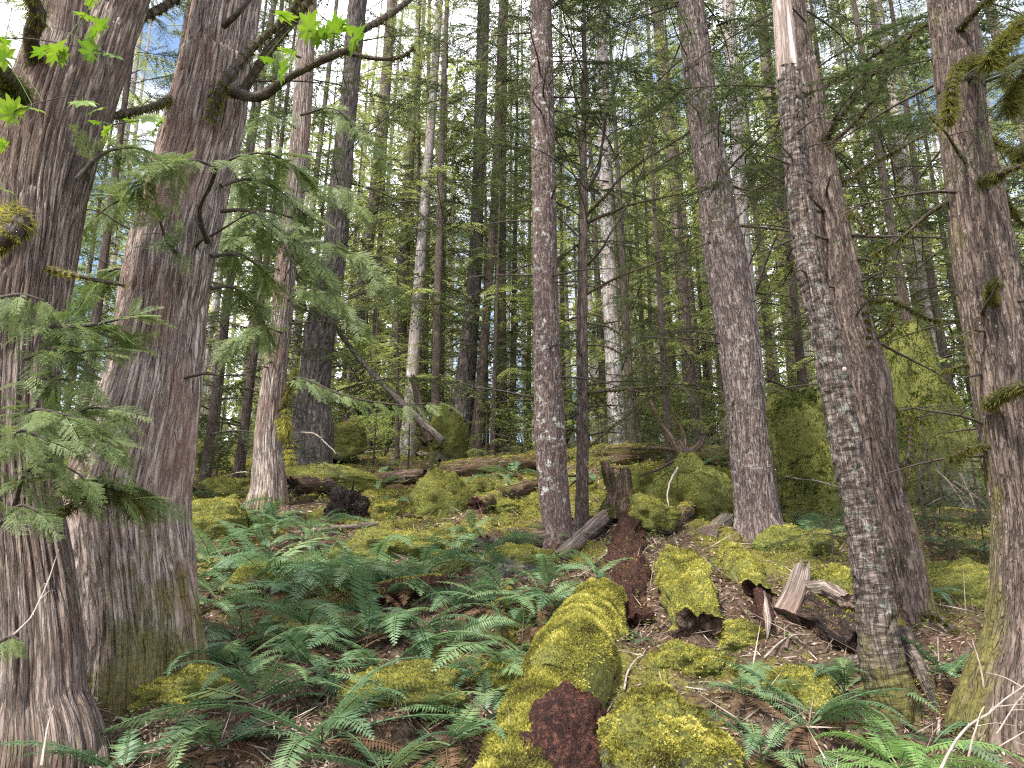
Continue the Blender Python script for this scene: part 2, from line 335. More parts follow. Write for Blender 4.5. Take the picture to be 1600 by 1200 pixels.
LITTER = [(985, 1120, .16, .7), (1160, 1130, .18, .5), (1060, 1060, .2, .5), (1000, 1190, .2, .6), (330, 1040, .3, .5), (540, 1010, .25, .4), (420, 870, .3, .4), (760, 1010, .25, .4), (1120, 850, .55, .45), (1050, 820, .5, .4), (1140, 930, .4, .35), (1200, 990, .4, .55), (230, 1130, .6, .7), (700, 930, .5, .4), (460, 1080, .7, .4), (1040, 930, .3, .6), (1500, 1120, .7, .5), (560, 720, 1.0, .35), (1000, 980, .35, .5), (900, 1000, .4, .3), (640, 1130, .6, .4)]
TV, TF, TMO = terrain()

def ground_cover():
    cen = (TV[TF[:, 0]] + TV[TF[:, 2]]) / 2; fm = TMO[TF].mean(1)
    infr = (cen[:, 1] > 2.0) & (cen[:, 1] < 20) & (np.abs(cen[:, 0]) < cen[:, 1] * .75 + .6)
    nz = fbm(cen * 6, 2, 31)
    def pts(n, sel):
        w = sel * infr / np.maximum(cen[:, 1], 2.5) ** 1.5
        return on_mesh(TV, TF, n, lambda c, nn: w)
    mb = MB(); P, Nn = pts(170000, np.clip(fm + .5 * nz - .42, 0, .5)); n = len(P); sc = np.clip(P[:, 1] / 5, .8, 2.4)
    blades(mb, P - .006 * Nn, Nn * .8 + rng.normal(size=(n, 3)) * .7, (.010 + .016 * rng.random(n)) * sc, (.005 + .005 * rng.random(n)) * sc,
           rnd=np.clip(.48 + .55 * fbm(P * 3.0, 3, 8, .65) + .14 * rng.normal(size=n), 0, 1), mid=.5)
    tag(mb.build('moss', M['moss']), 'yellow green feathery moss carpeting the forest floor', 'moss', kind='stuff')
    mb = MB(); P, Nn = pts(80000, np.clip(.95 - fm, .08, 1)); n = len(P); D = rng.normal(size=(n, 3)); D = D - Nn * (D * Nn).sum(1, keepdims=True) * .85
    sc = np.clip(P[:, 1] / 5, .8, 2.2); big = rng.random(n) < .22
    blades(mb, P + .008 * Nn, D, np.where(big, .05 + .16 * rng.random(n), .015 + .03 * rng.random(n)) * sc, np.where(big, .004, .010) * sc * (.6 + rng.random(n)), Nn + rng.normal(size=(n, 3)) * .5, mid=.5)
    tag(mb.build('leaf_litter', M['litter']), 'brown fallen needles and twig scraps between the moss', 'leaf litter', kind='stuff')
    mb = MB(); P, Nn = pts(9000, np.clip(1.1 - .5 * fm, .2, 1)); n = len(P); D = rng.normal(size=(n, 3)); D = D - Nn * (D * Nn).sum(1, keepdims=True) * .75; L = .08 + .28 * rng.random(n) ** 2
    blades(mb, P + .015 * Nn, D, L, .004 + .004 * rng.random(n), Nn + rng.normal(size=(n, 3)) * .5, mid=.3)
    tag(mb.build('fallen_twigs', M['litter2']), 'thin dry twigs and stalks strewn over moss and needles', 'twigs', kind='stuff')
    mb = MB(); P, Nn = pts(4500, np.clip(.15 + .8 * nz, 0, 1) * (cen[:, 1] > 3.5)); n = len(P); sc = np.clip(P[:, 1] / 6, .7, 2.2); up = np.array([0, 0, 1.])
    H = (.03 + .10 * rng.random(n)) * sc
    for q in range(3):
        D = rng.normal(size=(n, 3)); D[:, 2] = .15; 
        blades(mb, P + up * H[:, None] * (.6 + .2 * q), D, (.022 + .02 * rng.random(n)) * sc, (.014 + .01 * rng.random(n)) * sc, up + rng.normal(size=(n, 3)) * .4)
    tag(mb.build('undergrowth', M['shrub']), 'tiny green seedlings and sprigs scattered over the slope', 'undergrowth', kind='stuff')
ground_cover()

# ------------------------------------------------------------------ moss and foliage pieces
def tufts(mb, V, F, n, thr=.15, size=.026, seed=3, up=1.0, patch=.55):
    w = lambda c, nn: np.clip(nn[:, 2] * up + patch * fbm(c * 7, 2, seed) - thr, 0, 1) * (np.abs(nn[:, 2]) + .4)
    P, Nn = on_mesh(V, F, int(n * 1.7), w); k = len(P)
    blades(mb, P - .004 * Nn, Nn + rng.normal(size=(k, 3)) * .75 - np.array([0, 0, .15]), size * .62 * (.5 + .9 * rng.random(k)), size * .26 * (.6 + .8 * rng.random(k)),
           rnd=np.clip(( .52 + .42 * fbm(P * 9.0, 3, seed + 5, .65)) + .15 * rng.normal(size=k), 0, 1), mid=.5)
def beard(mb, C, rad, n, length, down=1.0):
    """moss that wraps a limb and hangs from it"""
    k = rng.integers(0, len(C), n); th = rng.random(n) * 2 * PI; T, A, B = frames(C)
    rr = np.broadcast_to(rad, (len(C),))[k]
    O = A[k] * np.cos(th)[:, None] + B[k] * np.sin(th)[:, None]; clump = np.clip(.75 + .8 * vnoise(C * 9, 4), .28, 1.5)[k]
    D = O * .7 + rng.normal(size=(n, 3)) * .45 - np.array([0, 0, down])
    blades(mb, C[k] + O * rr[:, None] * .8 + rng.normal(size=(n, 3)) * .004, D, length * .62 * clump * (.25 + rng.random(n) ** 1.5 * 1.1), .002 + .003 * rng.random(n), mid=.4,
           rnd=np.clip(.45 + .4 * vnoise(C[k] * 6, 5) + .2 * rng.normal(size=n), 0, 1))
def hem_bough(L, seed, twigs=26, gap=.2, droop=.22, wn=.014):
    """flat drooping hemlock branch along +X: 0 wood, 1 needles"""
    r = np.random.default_rng(seed); mb = MB(); t = np.linspace(0, 1, 12)
    path = lambda t: np.stack([L * t, .06 * L * np.sin(3 * t + seed), .10 * L * np.sin(PI * t * .8) - droop * L * t ** 2], -1)
    tube(mb, path(t), .011 * L / 2.5 * (1.15 - t) + .002, 4, 0, rnd=.3)
    for i in range(twigs):
        for side in (-1, 1):
            if r.random() < gap: continue
            ti = .08 + .9 * (i + r.random()) / twigs; l = (.30 * L * (1 - ti) ** .75 * min(1, .35 + ti * 3) + .07) * (.6 + .6 * r.random()); a = side * R(58 - 22 * ti + r.normal() * 9)
            tg = np.array([math.cos(a), math.sin(a), -.15 - .25 * r.random()]); m = max(4, int(l / .036)); s = np.linspace(.02, 1, m)
            P = path(np.array([ti]))[0] + tg * l * s[:, None] - np.array([0, 0, .22 * l]) * (s ** 2)[:, None]
            blades(mb, P[:1], tg - np.array([0, 0, .2]), l, .008, (0, 0, 1), 0, rnd=.3, mid=.3)
            for sd in (-1, 1):
                b = a + sd * R(52); D = np.stack([np.cos(b + r.normal(size=m) * .2), np.sin(b + r.normal(size=m) * .2), -.15 + .2 * r.normal(size=m)], -1)
                blades(mb, P, D, (.035 + .05 * r.random(m)) * (1.15 - .5 * s), wn * (1 + .6 * r.random(m)), np.array([0, 0, 1]) + r.normal(size=(m, 3)) * .35, 1, rnd=np.clip(.35 + .15 * r.normal() + .2 * r.normal(size=m), 0, 1))
    return mb
def cedar_spray(seed):
    """flat fern-like cedar spray along +X, length 1, all foliage"""
    r = np.random.default_rng(seed); mb = MB(); zf = lambda x, y: -.30 * x ** 2 - .25 * y ** 2
    blades(mb, [[0, 0, 0]], (1, 0, -.25), 1.0, .014, (0, 0, 1), 0, rnd=.95, mid=.3)
    for i in range(14):
        t = .06 + .9 * i / 14
        for side in (-1, 1):
            if r.random() < .1: continue
            l = (.40 * (1 - t) ** .8 * min(1, .5 + 2.5 * t) + .04) * (.75 + .4 * r.random()); a = side * R(50 + r.normal() * 6); m = max(3, int(l / .026)); s = np.linspace(.08, 1, m)
            P = np.stack([t + l * s * math.cos(a), l * s * math.sin(a), np.zeros(m)], -1); P[:, 2] = zf(P[:, 0], P[:, 1])
            blades(mb, P[:1], (math.cos(a), math.sin(a), -.2 - .3 * t), l, .018, (0, 0, 1), 0, mid=.3)
            for sd in (-1, 1):
                b = a + sd * R(40); D = np.stack([np.full(m, math.cos(b)), np.full(m, math.sin(b)), -.3 + .12 * r.normal(size=m)], -1)
                blades(mb, P, D, (.070 * (1.05 - .7 * s) + .016) * (.6 + .6 * r.random(m)), .0125 + .005 * r.random(m), np.array([0, 0, 1]) + r.normal(size=(m, 3)) * .15, 0, rnd=np.clip(.45 + .22 * r.normal(size=m), 0, .9))
    return mb
SPRAYS = [cedar_spray(s) for s in range(4)]
BOUGHS = [hem_bough(2.5, s, gap=.12 + .06 * s) for s in range(5)]
SPARSE = [hem_bough(2.5, 20 + s, twigs=16, gap=.6) for s in range(3)]
FULL = [hem_bough(2.5, 40 + s, gap=.15 + .06 * s, wn=.020) for s in range(5)]
BOUGH_ME = [b.mesh('bough', [M['twig'], M['hneedle']]) for b in FULL]
SPARSE_ME = [b.mesh('sparse_bough', [M['twig'], M['hneedle']]) for b in SPARSE]
def place(mb, src, pos, d, nrm, sc):
    d = unit(d); y = unit(np.cross(nrm, d)); z = np.cross(d, y); mb.merge(src, np.stack([d, y, z], 1) * sc, np.asarray(pos), rng.random())

# ------------------------------------------------------------------ trees
TREES = {}
def tree(key, name, label, rows, mat, Y=None, style='fir', nseg=96, nrow=200, top=9.0, lobes=None, moss=.5, moss_h=.7, amp=.010, topr=.55, side_moss=0, cut=False):
    rows = sorted(rows, key=lambda r: -r[0]); py0, xl, xr = rows[0]
    if Y is None: Y = hit((xl + xr) / 2, py0)[1]
    C, rad = [], []
    for py, xl, xr in rows:
        p = at((xl + xr) / 2, py, Y); C.append(p); rad.append((xr - xl) / 2 * depth(p) / FPX)
    C, rad = np.array(C), np.array(rad); base = np.array([C[0][0], Y, gz(C[0][0], Y)])
    lo = C[0] + np.array([(C[0][0] - C[1][0]) * .3, 0, 0]); lo[2] = min(C[0][2], base[2]) - .35
    C = np.vstack([lo, C]); rad = np.concatenate([[rad[0] * 1.06], rad])
    if not cut:
        d = unit(C[-1] - C[-3]); C = np.vstack([C, C[-1] + d * top]); rad = np.append(rad, rad[-1] * topr)
    Cs, s, rs = resample(C, nrow, rad); hgt = Cs[:, 2] - base[2]
    ph = random.random() * 6; R0 = float(np.mean(rs))
    def disp(th, s_, Rm):
        h = np.repeat(hgt[:, None], th.shape[1], 1); tw = th + .06 * s_
        if lobes:
            nl, fa, la, hk = lobes; wob = .5 * vnoise(np.stack([h * 1.3, th * 0 + 5, th * 0], -1), 2)
            Rm = Rm * (1 + la * np.exp(-np.maximum(h, 0) / hk) * (np.abs(np.cos(nl * th / 2 + fa + wob)) ** .7 * 2 - 1.15))
        c, sn = np.cos(tw), np.sin(tw); k = R0 / {'cedar': .017, 'fir': .016, 'birch': .05}.get(style, .016)
        fz = {'cedar': 2.6, 'fir': 9.0, 'birch': 22.0}.get(style, 7.0)
        q = np.stack([c * k, sn * k, s_ * fz], -1); rd = .6 - 1.7 * np.exp(-(vnoise(q, 1) / .16) ** 2) + .7 * vnoise(q * np.array([2.1, 2.1, 1.2]), 3)
        lum = .05 * R0 * fbm(np.stack([c * 1.6, sn * 1.6, s_ * 1.1], -1), 2, 7)
        return Rm + amp * rd + lum
    mo = np.clip(moss * np.exp(-np.maximum(hgt, 0) / moss_h), 0, 1)[:, None] * np.ones((1, nseg))
    if side_moss:
        th = np.linspace(0, 2 * PI, nseg, endpoint=False)[None]; mo = mo + np.clip(np.cos(th - side_moss[0]), 0, 1) ** 2 * side_moss[1] * np.ones((nrow, 1))
    t = thing(name, label, 'tree', base); mb = MB(); Vt = tube(mb, Cs, rs, nseg, 0, disp, mo=mo, rnd=.3)
    tr = child(mb, 'trunk', mat, t)
    TREES[key] = dict(t=t, C=Cs, r=rs, Y=Y, base=base, trunk=tr, V=Vt)
    return TREES[key]
def trunk_at(T, z):
    C = T['C']; i = int(np.argmin(np.abs(C[:, 2] - z))); return C[i], T['r'][i]
def limb(T, pts, r0, r1, mat='twig', moss=0, mlen=.08, name='branch', mm='moss_br', nseg=8, kink=.0, sprays=0, ssize=0.247, smat='cneedle', sdir=None, needles=0, sspan=(.25, 1)):
    """a branch given by pixels and distances; sub-parts: its moss, its foliage"""
    P = np.array([at(*p) for p in pts]); L = np.linalg.norm(np.diff(P, axis=0), axis=1).sum(); n = max(10, int(L / .05))
    C, s = resample(P, n); C = C + kink * np.stack([vnoise(np.stack([s * 6, s * 0 + 3.1 * j, s * 0 + r0 * 99], -1), 12) for j in range(3)], 1) * np.clip(s / .2, 0, 1)[:, None]
    rad = np.linspace(r0, r1, n) * (1 + .18 * vnoise(np.stack([s * 9, s * 0, s * 0], -1), 3))
    mb = MB(); tube(mb, C, rad, nseg, 0, mo=.0, rnd=.3)
    parent = T['t'] if isinstance(T, dict) else T
    b = child(mb, name, M[mat], parent)
    if moss:
        mb = MB(); beard(mb, C, rad, int(max(moss, 260) * L * 8), mlen); child(mb, 'hanging_moss', M[mm], b, False)
    if sprays:
        mb = MB(); T_ = unit(np.gradient(C, axis=0))
        for i in range(sprays):
            k = int(n * (sspan[0] + (sspan[1] - sspan[0]) * (i + .5) / sprays)); k = min(k, n - 1); sd = 1 if i % 2 else -1
            side = unit(np.cross(T_[k], (0, 0, 1))) * sd
            d = T_[k] * .7 + side * .6 + rng.normal(size=3) * .35 + np.array([0, 0, -.22]) if sdir is None else np.array(sdir) + T_[k] * .35 + side * .35 + rng.normal(size=3) * .25
            nr = np.array([0, -.55, 1.]) + rng.normal(size=3) * .4
            place(mb, SPRAYS[i % 4], C[k], d, nr, ssize * (.65 + .6 * rng.random()) * (1.1 - .3 * i / sprays))
        place(mb, SPRAYS[1], C[-1] - T_[-1] * .02, T_[-1] - np.array([0, 0, .3]), (0, -.3, 1), ssize)
        child(mb, 'foliage', M[smat], b, False)
    if needles:
        mb = MB(); T_ = unit(np.gradient(C, axis=0)); L_ = s[-1]
        for i in range(needles):
            k = int(n * (sspan[0] + (sspan[1] - sspan[0]) * (i + rng.random()) / needles)); k = min(k, n - 1); sd = 1 if i % 2 else -1
            side = unit(np.cross(T_[k], (0, 0, 1))) * sd
            place(mb, SPARSE[i % 3] if i % 3 else BOUGHS[i % 5], C[k], T_[k] * .6 + side * .8 + rng.normal(size=3) * .15, np.array([0, 0, 1]) + rng.normal(size=3) * .2, ssize * (.5 + .8 * rng.random()))
        child(mb, 'foliage', [M['twig'], M[smat]], b, False)
    return C
def add_boughs(T, n, z0, z1, l0, l1, sparse=.3, avoid=None):
    t = T['t']
    for i in range(n):
        z = z0 + (z1 - z0) * (i + random.random()) / n; c, r = trunk_at(T, z); az = i * 2.4 + random.uniform(-.6, .6)
        sp_ = random.random() < sparse; me = random.choice(SPARSE_ME if sp_ else BOUGH_ME)
        o = link('bough', me, t); o.location = Vector(c) - t.location + Vector((math.cos(az), math.sin(az), 0)) * r * .8
        sc = random.uniform(l0, l1) / 2.5; o.scale = (sc,) * 3; o.rotation_euler = (random.uniform(-.2, .2), random.uniform(-.25, .2), az)
def stubs(T, n, z0, z1, l0=.15, l1=.7, r=.008, mat='twig', moss=0):
    """bare dead twigs left on the trunk"""
    for i in range(n):
        z = random.uniform(z0, z1); c, rr = trunk_at(T, z); az = random.uniform(0, 2 * PI); L = random.uniform(l0, l1)
        d = np.array([math.cos(az), math.sin(az), random.uniform(-.3, .35)]); s = np.linspace(0, 1, 7)[:, None]
        C = c + d * (rr * .8 + L * s) + np.array([0, 0, -.15 * L]) * s ** 2 + .02 * vnoise(np.hstack([s * 5, s * 0 + i, s * 0]), 5)[:, None]
        mb = MB(); rad = np.linspace(r * (.6 + L), r * .3, 7); tube(mb, C, rad, 5, 0, rnd=.3)
        for q in range(int(L * 7)):
            k = random.randint(2, 6); tube(mb, np.array([C[k], C[k] + unit(d + rng.normal(size=3) * .8) * random.uniform(.05, .3) * L * 1.6]), [r * .4, r * .15], 3, 0, rnd=.3)
        b = child(mb, 'dead_branch', M[mat], T['t'])
        if moss and random.random() < moss:
            mb = MB(); beard(mb, resample(C, 24)[0], .008, int(260 * L), .05); child(mb, 'hanging_moss', M['moss_br'], b, False)

# ------------------------------------------------------------------ the trees one can tell apart
T1 = tree('T1', 'cedar_tree', 'huge forking red cedar cut by the left frame edge, nearest of the cedars', [
    (1185, -60, 150), (1100, -40, 124), (1000, -35, 118), (900, -34, 104), (800, -32, 86), (700, -30, 76), (600, -26, 80), (500, -22, 92), (400, -8, 110), (300, -2, 126), (200, 14, 152), (130, 36, 172)],
    M['cedar_dark'], Y=3.45, style='cedar', nseg=300, nrow=420, top=.15, lobes=(5, 1.0, .13, .55), moss=.6, moss_h=.7, amp=.011, topr=.95)
def fork(T, rows, mat, Y, top=8, amp=.011):
    P = []; rd = []
    for py, xl, xr in rows:
        p = at((xl + xr) / 2, py, Y); P.append(p); rd.append((xr - xl) / 2 * depth(p) / FPX)
    P = np.array(P); P = np.vstack([P, P[-1] + unit(P[-1] - P[-2]) * top]); rd.append(rd[-1] * .6)
    C, s, rs = resample(P, 160, np.array(rd)); R0 = float(np.mean(rs))
    def disp(th, s_, Rm):
        k = R0 / .017; q = np.stack([np.cos(th) * k, np.sin(th) * k, s_ * 2.6], -1); return Rm + amp * (.6 - 1.7 * np.exp(-(vnoise(q, 1) / .16) ** 2) + .7 * vnoise(q * np.array([2.1, 2.1, 1.2]), 3))
    mb = MB(); tube(mb, C, rs, 140, 0, disp, rnd=.3, mo=.15); child(mb, 'forked_stem', mat, T['t'])
fork(T1, [(230, 30, 120), (130, 42, 122), (60, 56, 136), (0, 66, 142)], M['cedar_dark'], 3.42)
fork(T1, [(260, 30, 138), (150, 92, 176), (80, 128, 200), (30, 146, 214), (0, 156, 226)], M['cedar_dark'], 3.52)
T2 = tree('T2', 'cedar_tree', 'massive pale ridged cedar with flared mossy base, second trunk from the left', [
    (1075, 102, 312), (1000, 112, 304), (950, 112, 296), (880, 106, 290), (800, 102, 286), (700, 134, 298), (600, 168, 306), (500, 190, 316), (400, 208, 330), (300, 234, 350), (200, 262, 374), (100, 288, 388), (0, 310, 402)],
    M['cedar'], Y=4.3, style='cedar', nseg=380, nrow=460, top=8, lobes=(6, .4, .18, .9), moss=.85, moss_h=.5, amp=.013, side_moss=(-.6, .40))
T3 = tree('T3', 'cedar_tree', 'slim tan cedar with moss in its grooves beside the fallen brown log', [
    (785, 388, 448), (760, 394, 446), (700, 398, 440), (640, 404, 440), (600, 409, 444), (500, 424, 455), (400, 434, 464), (300, 447, 475), (200, 456, 484), (100, 462, 490), (0, 467, 494)],
    M['cedar'], style='cedar', nseg=150, nrow=240, top=8, lobes=(5, .2, .10, .35), moss=.8, moss_h=.5, amp=.009)
T4 = tree('T4', 'fir_tree', 'thick dark fir with rough bark behind the slim tan cedar', [
    (672, 455, 520), (640, 461, 514), (600, 468, 514), (500, 481, 526), (400, 504, 540), (300, 514, 548), (200, 527, 554), (100, 538, 563), (0, 546, 573)],
    M['fir'], Y=13.0, style='fir', nseg=110, nrow=200, top=12, moss=.45, amp=.016)
T5 = tree('T5', 'hemlock_tree', 'thin purplish hemlock crossed by the leaning dark pole', [
    (706, 526, 560), (660, 534, 559), (600, 545, 565), (500, 551, 569), (400, 564, 581), (300, 577, 595), (200, 588, 606), (100, 597, 613), (0, 605, 621)],
    M['hem'], style='fir', nseg=70, nrow=140, top=10, moss=.35, amp=.007)
T6 = tree('T6', 'fir_tree', 'dark mossy fir left of centre, thicker of the two trunks sharing a base', [
    (708, 692, 742), (690, 697, 738), (640, 704, 740), (600, 711, 742), (500, 724, 748), (400, 733, 753), (300, 738, 756), (200, 741, 759), (100, 744, 762), (0, 747, 765)],
    M['fir'], style='fir', nseg=100, nrow=180, top=12, moss=.95, moss_h=1.6, amp=.014)
T6B = tree('T6B', 'hemlock_tree', 'slender brown trunk growing against the dark mossy fir', [
    (712, 729, 753), (660, 737, 754), (600, 744, 758), (500, 753, 766), (400, 761, 773), (300, 767, 778), (200, 772, 783), (0, 780, 790)],
    M['hem_thin'], style='fir', nseg=60, nrow=120, top=10, moss=.4, amp=.006)
T7 = tree('T7', 'hemlock_tree', 'straight reddish hemlock at centre spotted with pale lichen', [
    (852, 843, 904), (835, 847, 897), (800, 846, 891), (700, 836, 884), (600, 835, 878), (500, 834, 873), (400, 833, 870), (300, 832, 868), (200, 830, 866), (100, 829, 864), (0, 829, 861)],
    M['hem'], style='fir', nseg=130, nrow=260, top=11, moss=.4, moss_h=.3, amp=.007, lobes=(5, .3, .06, .3))
T8 = tree('T8', 'hemlock_tree', 'thin young hemlock right beside the lichen spotted trunk, with upswept branches', [
    (826, 897, 922), (780, 899, 920), (700, 901, 919), (600, 901, 918), (500, 902, 918), (400, 903, 918), (300, 905, 918), (280, 906, 917), (200, 908, 916), (100, 910, 916), (0, 911, 915)],
    M['hem_thin'], style='fir', nseg=60, nrow=160, top=3, moss=.25, amp=.004)
T9 = tree('T9', 'fir_tree', 'stout grey brown fir right of centre leaning slightly left', [
    (838, 1146, 1228), (810, 1150, 1218), (760, 1147, 1208), (700, 1141, 1199), (600, 1131, 1190), (500, 1118, 1180), (400, 1101, 1164), (350, 1096, 1152), (300, 1091, 1144), (200, 1079, 1124), (100, 1068, 1111), (0, 1057, 1098)],
    M['fir_grey'], style='fir', nseg=170, nrow=300, top=11, moss=.45, moss_h=.35, amp=.012, lobes=(6, .3, .05, .3))
T9B = tree('T9B', 'hemlock_tree', 'grey straight trunk rising directly behind the stout grey brown fir', [
    (720, 1176, 1204), (600, 1168, 1194), (500, 1160, 1184), (400, 1152, 1174), (300, 1146, 1166), (200, 1140, 1159), (100, 1135, 1152), (0, 1129, 1146)],
    M['far'], Y=13, style='fir', nseg=60, nrow=120, top=11, moss=.2, amp=.007)
T10 = tree('T10', 'dead_snag', 'leaning dead trunk with flaky lichen covered bark and a bare broken top', [
    (1120, 1362, 1440), (1060, 1350, 1418), (1000, 1342, 1402), (950, 1340, 1396), (900, 1334, 1385), (800, 1319, 1366), (700, 1298, 1347), (600, 1281, 1325), (500, 1263, 1304), (400, 1242, 1279), (300, 1231, 1268), (200, 1222, 1257), (110, 1214, 1248)],
    M['birch'], style='birch', nseg=160, nrow=420, moss=1.35, moss_h=.40, amp=.006, cut=True, lobes=(4, .8, .12, .25))
T11 = tree('T11', 'hemlock_tree', 'mossy brown trunk standing close behind the leaning dead snag', [
    (1062, 1408, 1490), (1000, 1404, 1466), (900, 1390, 1446), (800, 1370, 1420), (700, 1347, 1398), (600, 1328, 1390), (550, 1318, 1374), (500, 1306, 1357), (400, 1286, 1336), (300, 1269, 1313), (200, 1254, 1292), (100, 1242, 1274), (0, 1232, 1256)],
    M['hem_thin'], Y=5.0, style='cedar', nseg=150, nrow=300, top=8, moss=.4, moss_h=.5, amp=.008, side_moss=(-.1, .95))
T12 = tree('T12', 'hemlock_tree', 'large mossy brown tree at the right frame edge with drooping branches', [
    (1190, 1490, 1680), (1100, 1508, 1660), (1000, 1545, 1650), (900, 1556, 1640), (800, 1556, 1630), (700, 1538, 1622), (600, 1524, 1612), (500, 1510, 1598), (400, 1496, 1580), (300, 1486, 1560), (200, 1474, 1538), (100, 1464, 1526), (0, 1456, 1518)],
    M['hem_thin'], Y=3.6, style='cedar', nseg=240, nrow=380, top=7, moss=.5, moss_h=1.0, amp=.010, lobes=(4, .4, .10, .5), side_moss=(2.9, .62))
T13 = tree('T13', 'hemlock_tree', 'mossy grey trunk just left of the large right edge tree', [
    (880, 1568, 1606), (800, 1556, 1594), (700, 1542, 1578), (600, 1524, 1560), (560, 1520, 1552), (400, 1500, 1530), (200, 1478, 1502), (0, 1460, 1482)],
    M['hem_thin'], Y=6.4, style='cedar', nseg=90, nrow=160, top=7, moss=.4, amp=.007, side_moss=(2.9, 1.0))

# bare splintered top of the snag
P = np.array([at(1232, 128, T10['Y']), at(1227, 60, T10['Y']), at(1221, 0, T10['Y']), at(1212, -60, T10['Y']), at(1206, -120, T10['Y'])])
mb = MB(); C, s, rd = resample(P, 90, np.array([16.5, 15.5, 14, 10, 2]) * depth(P[0]) / FPX)
tube(mb, C, rd, 60, 0, lambda th, s_, Rm: Rm * (1 + .18 * vnoise(np.stack([np.cos(th) * 2.5, np.sin(th) * 2.5, s_ * .8], -1), 4) + .06 * vnoise(np.stack([np.cos(th) * 9, np.sin(th) * 9, s_ * 2], -1), 6)), rnd=.6)
b = child(mb, 'bare_top', M['bare'], T10['t']); b['label'] = 'bare pinkish broken wood without bark'
for (px, py, l) in ((1318, 578, .011),):      # shelf fungi
    c = at(px, py, T10['Y'] - .09); mb = MB(); th = np.linspace(0, 2 * PI, 14, endpoint=False)
    tube(mb, c + np.array([[0, 0, -.012], [0, -.01, -.006], [0, -.012, .004], [0, -.006, .012]]), [l * .5, l, l * .9, l * .35], 14, 0, rnd=.9); child(mb, 'shelf_fungus', M['pale'], T10['t'])

# cedar limbs, mossy limbs and foliage near the camera
limb(T1, [(20, 330, 3.2), (-10, 380, 2.9), (14, 372, 2.75), (34, 345, 2.8)], .03, .035, moss=1500, mlen=.09, mm='moss')
limb(T1, [(60, 110, 3.3), (48, 60, 3.1), (60, 22, 3.0), (40, -20, 2.9)], .04, .03, moss=500, mlen=.09)
limb(T1, [(30, 150, 3.1), (0, 110, 2.8), (-40, 90, 2.6)], .04, .03, moss=1500, mlen=.10, mm='moss_dk')
limb(T1, [(165, 45, 3.55), (215, 30, 3.6), (260, 8, 3.7), (300, -20, 3.8)], .018, .026, moss=700, mlen=.06)
limb(T1, [(150, 190, 3.5), (190, 178, 3.7), (235, 168, 3.9), (275, 150, 4.2)], .016, .024, moss=420, mlen=.06)
limb(T1, [(80, 420, 3.3), (130, 433, 3.2), (195, 446, 3.3)], .012, .008, moss=500, mlen=.03, mm='moss')
limb(T1, [(40, 500, 3.1), (90, 512, 2.9), (160, 505, 2.9), (215, 490, 3.0)], .012, .005, sprays=27, ssize=0.198)
limb(T1, [(-20, 470, 2.9), (30, 460, 2.7), (70, 470, 2.7)], .010, .004, sprays=12, ssize=0.149, sdir=(.1, -.2, -1))
limb(T1, [(30, 600, 3.1), (80, 590, 2.9), (130, 600, 2.9)], .010, .004, sprays=16, ssize=0.165)
limb(T1, [(50, 730, 3.1), (90, 690, 2.9), (140, 680, 2.8), (180, 700, 2.8)], .012, .004, sprays=19, ssize=0.181, moss=300, mlen=.06)
limb(T1, [(20, 800, 3.0), (40, 740, 2.8), (80, 720, 2.7), (130, 745, 2.7)], .010, .004, sprays=16, ssize=0.165)
limb(T1, [(110, 760, 3.2), (150, 752, 3.0), (190, 770, 3.0), (215, 790, 3.1)], .010, .004, sprays=12, ssize=0.165, moss=500, mlen=.12)
limb(T1, [(-10, 830, 2.7), (30, 790, 2.6), (60, 800, 2.6)], .008, .004, sprays=10, ssize=0.133)
limb(T1, [(-10, 1010, 2.4), (15, 995, 2.3), (32, 1000, 2.3)], .006, .003, sprays=7, ssize=0.074, sdir=(.2, -.2, -1))
limb(T1, [(120, 280, 3.3), (160, 240, 3.3), (210, 230, 3.4), (260, 250, 3.5)], .012, .004, sprays=23, ssize=0.198)
limb(T2, [(310, 340, 4.1), (322, 375, 3.9), (312, 330, 3.7), (328, 292, 3.6), (338, 260, 3.5)], .020, .010, kink=.01)
limb(T2, [(338, 262, 3.5), (300, 250, 3.4), (250, 262, 3.3), (215, 285, 3.3)], .008, .003, sprays=25, ssize=0.215)
limb(T2, [(338, 262, 3.5), (370, 245, 3.4), (420, 240, 3.4), (470, 265, 3.5)], .008, .003, sprays=23, ssize=0.215)
limb(T2, [(280, 400, 4.0), (262, 380, 3.8), (250, 345, 3.7)], .014, .006, sprays=12, ssize=0.198)
limb(T2, [(345, 330, 4.2), (390, 330, 4.2), (440, 360, 4.3), (490, 400, 4.4), (520, 440, 4.5)], .012, .004, sprays=28, ssize=0.247)
limb(T2, [(330, 400, 4.2), (380, 400, 4.6), (430, 440, 5.0)], .012, .005, sprays=16, ssize=0.247)
limb(T1, [(40, 560, 3.1), (80, 545, 2.9), (140, 550, 2.9), (190, 535, 3.0)], .010, .004, sprays=24, ssize=.20)
limb(T1, [(20, 650, 3.1), (60, 640, 2.8), (110, 650, 2.75), (150, 660, 2.8)], .010, .004, sprays=22, ssize=.19)
limb(T1, [(60, 690, 3.1), (130, 640, 3.2), (180, 640, 3.3)], .010, .004, sprays=18, ssize=.2)
limb(T1, [(0, 700, 2.8), (35, 672, 2.6), (75, 690, 2.6)], .008, .003, sprays=16, ssize=.15)
limb(T1, [(90, 800, 3.1), (150, 770, 3.0), (200, 760, 3.1), (240, 780, 3.2)], .010, .004, sprays=16, ssize=.18, moss=300, mlen=.12)
limb(T2, [(345, 290, 4.2), (390, 280, 4.4), (440, 300, 4.6), (480, 340, 4.8)], .012, .004, sprays=26, ssize=.26)
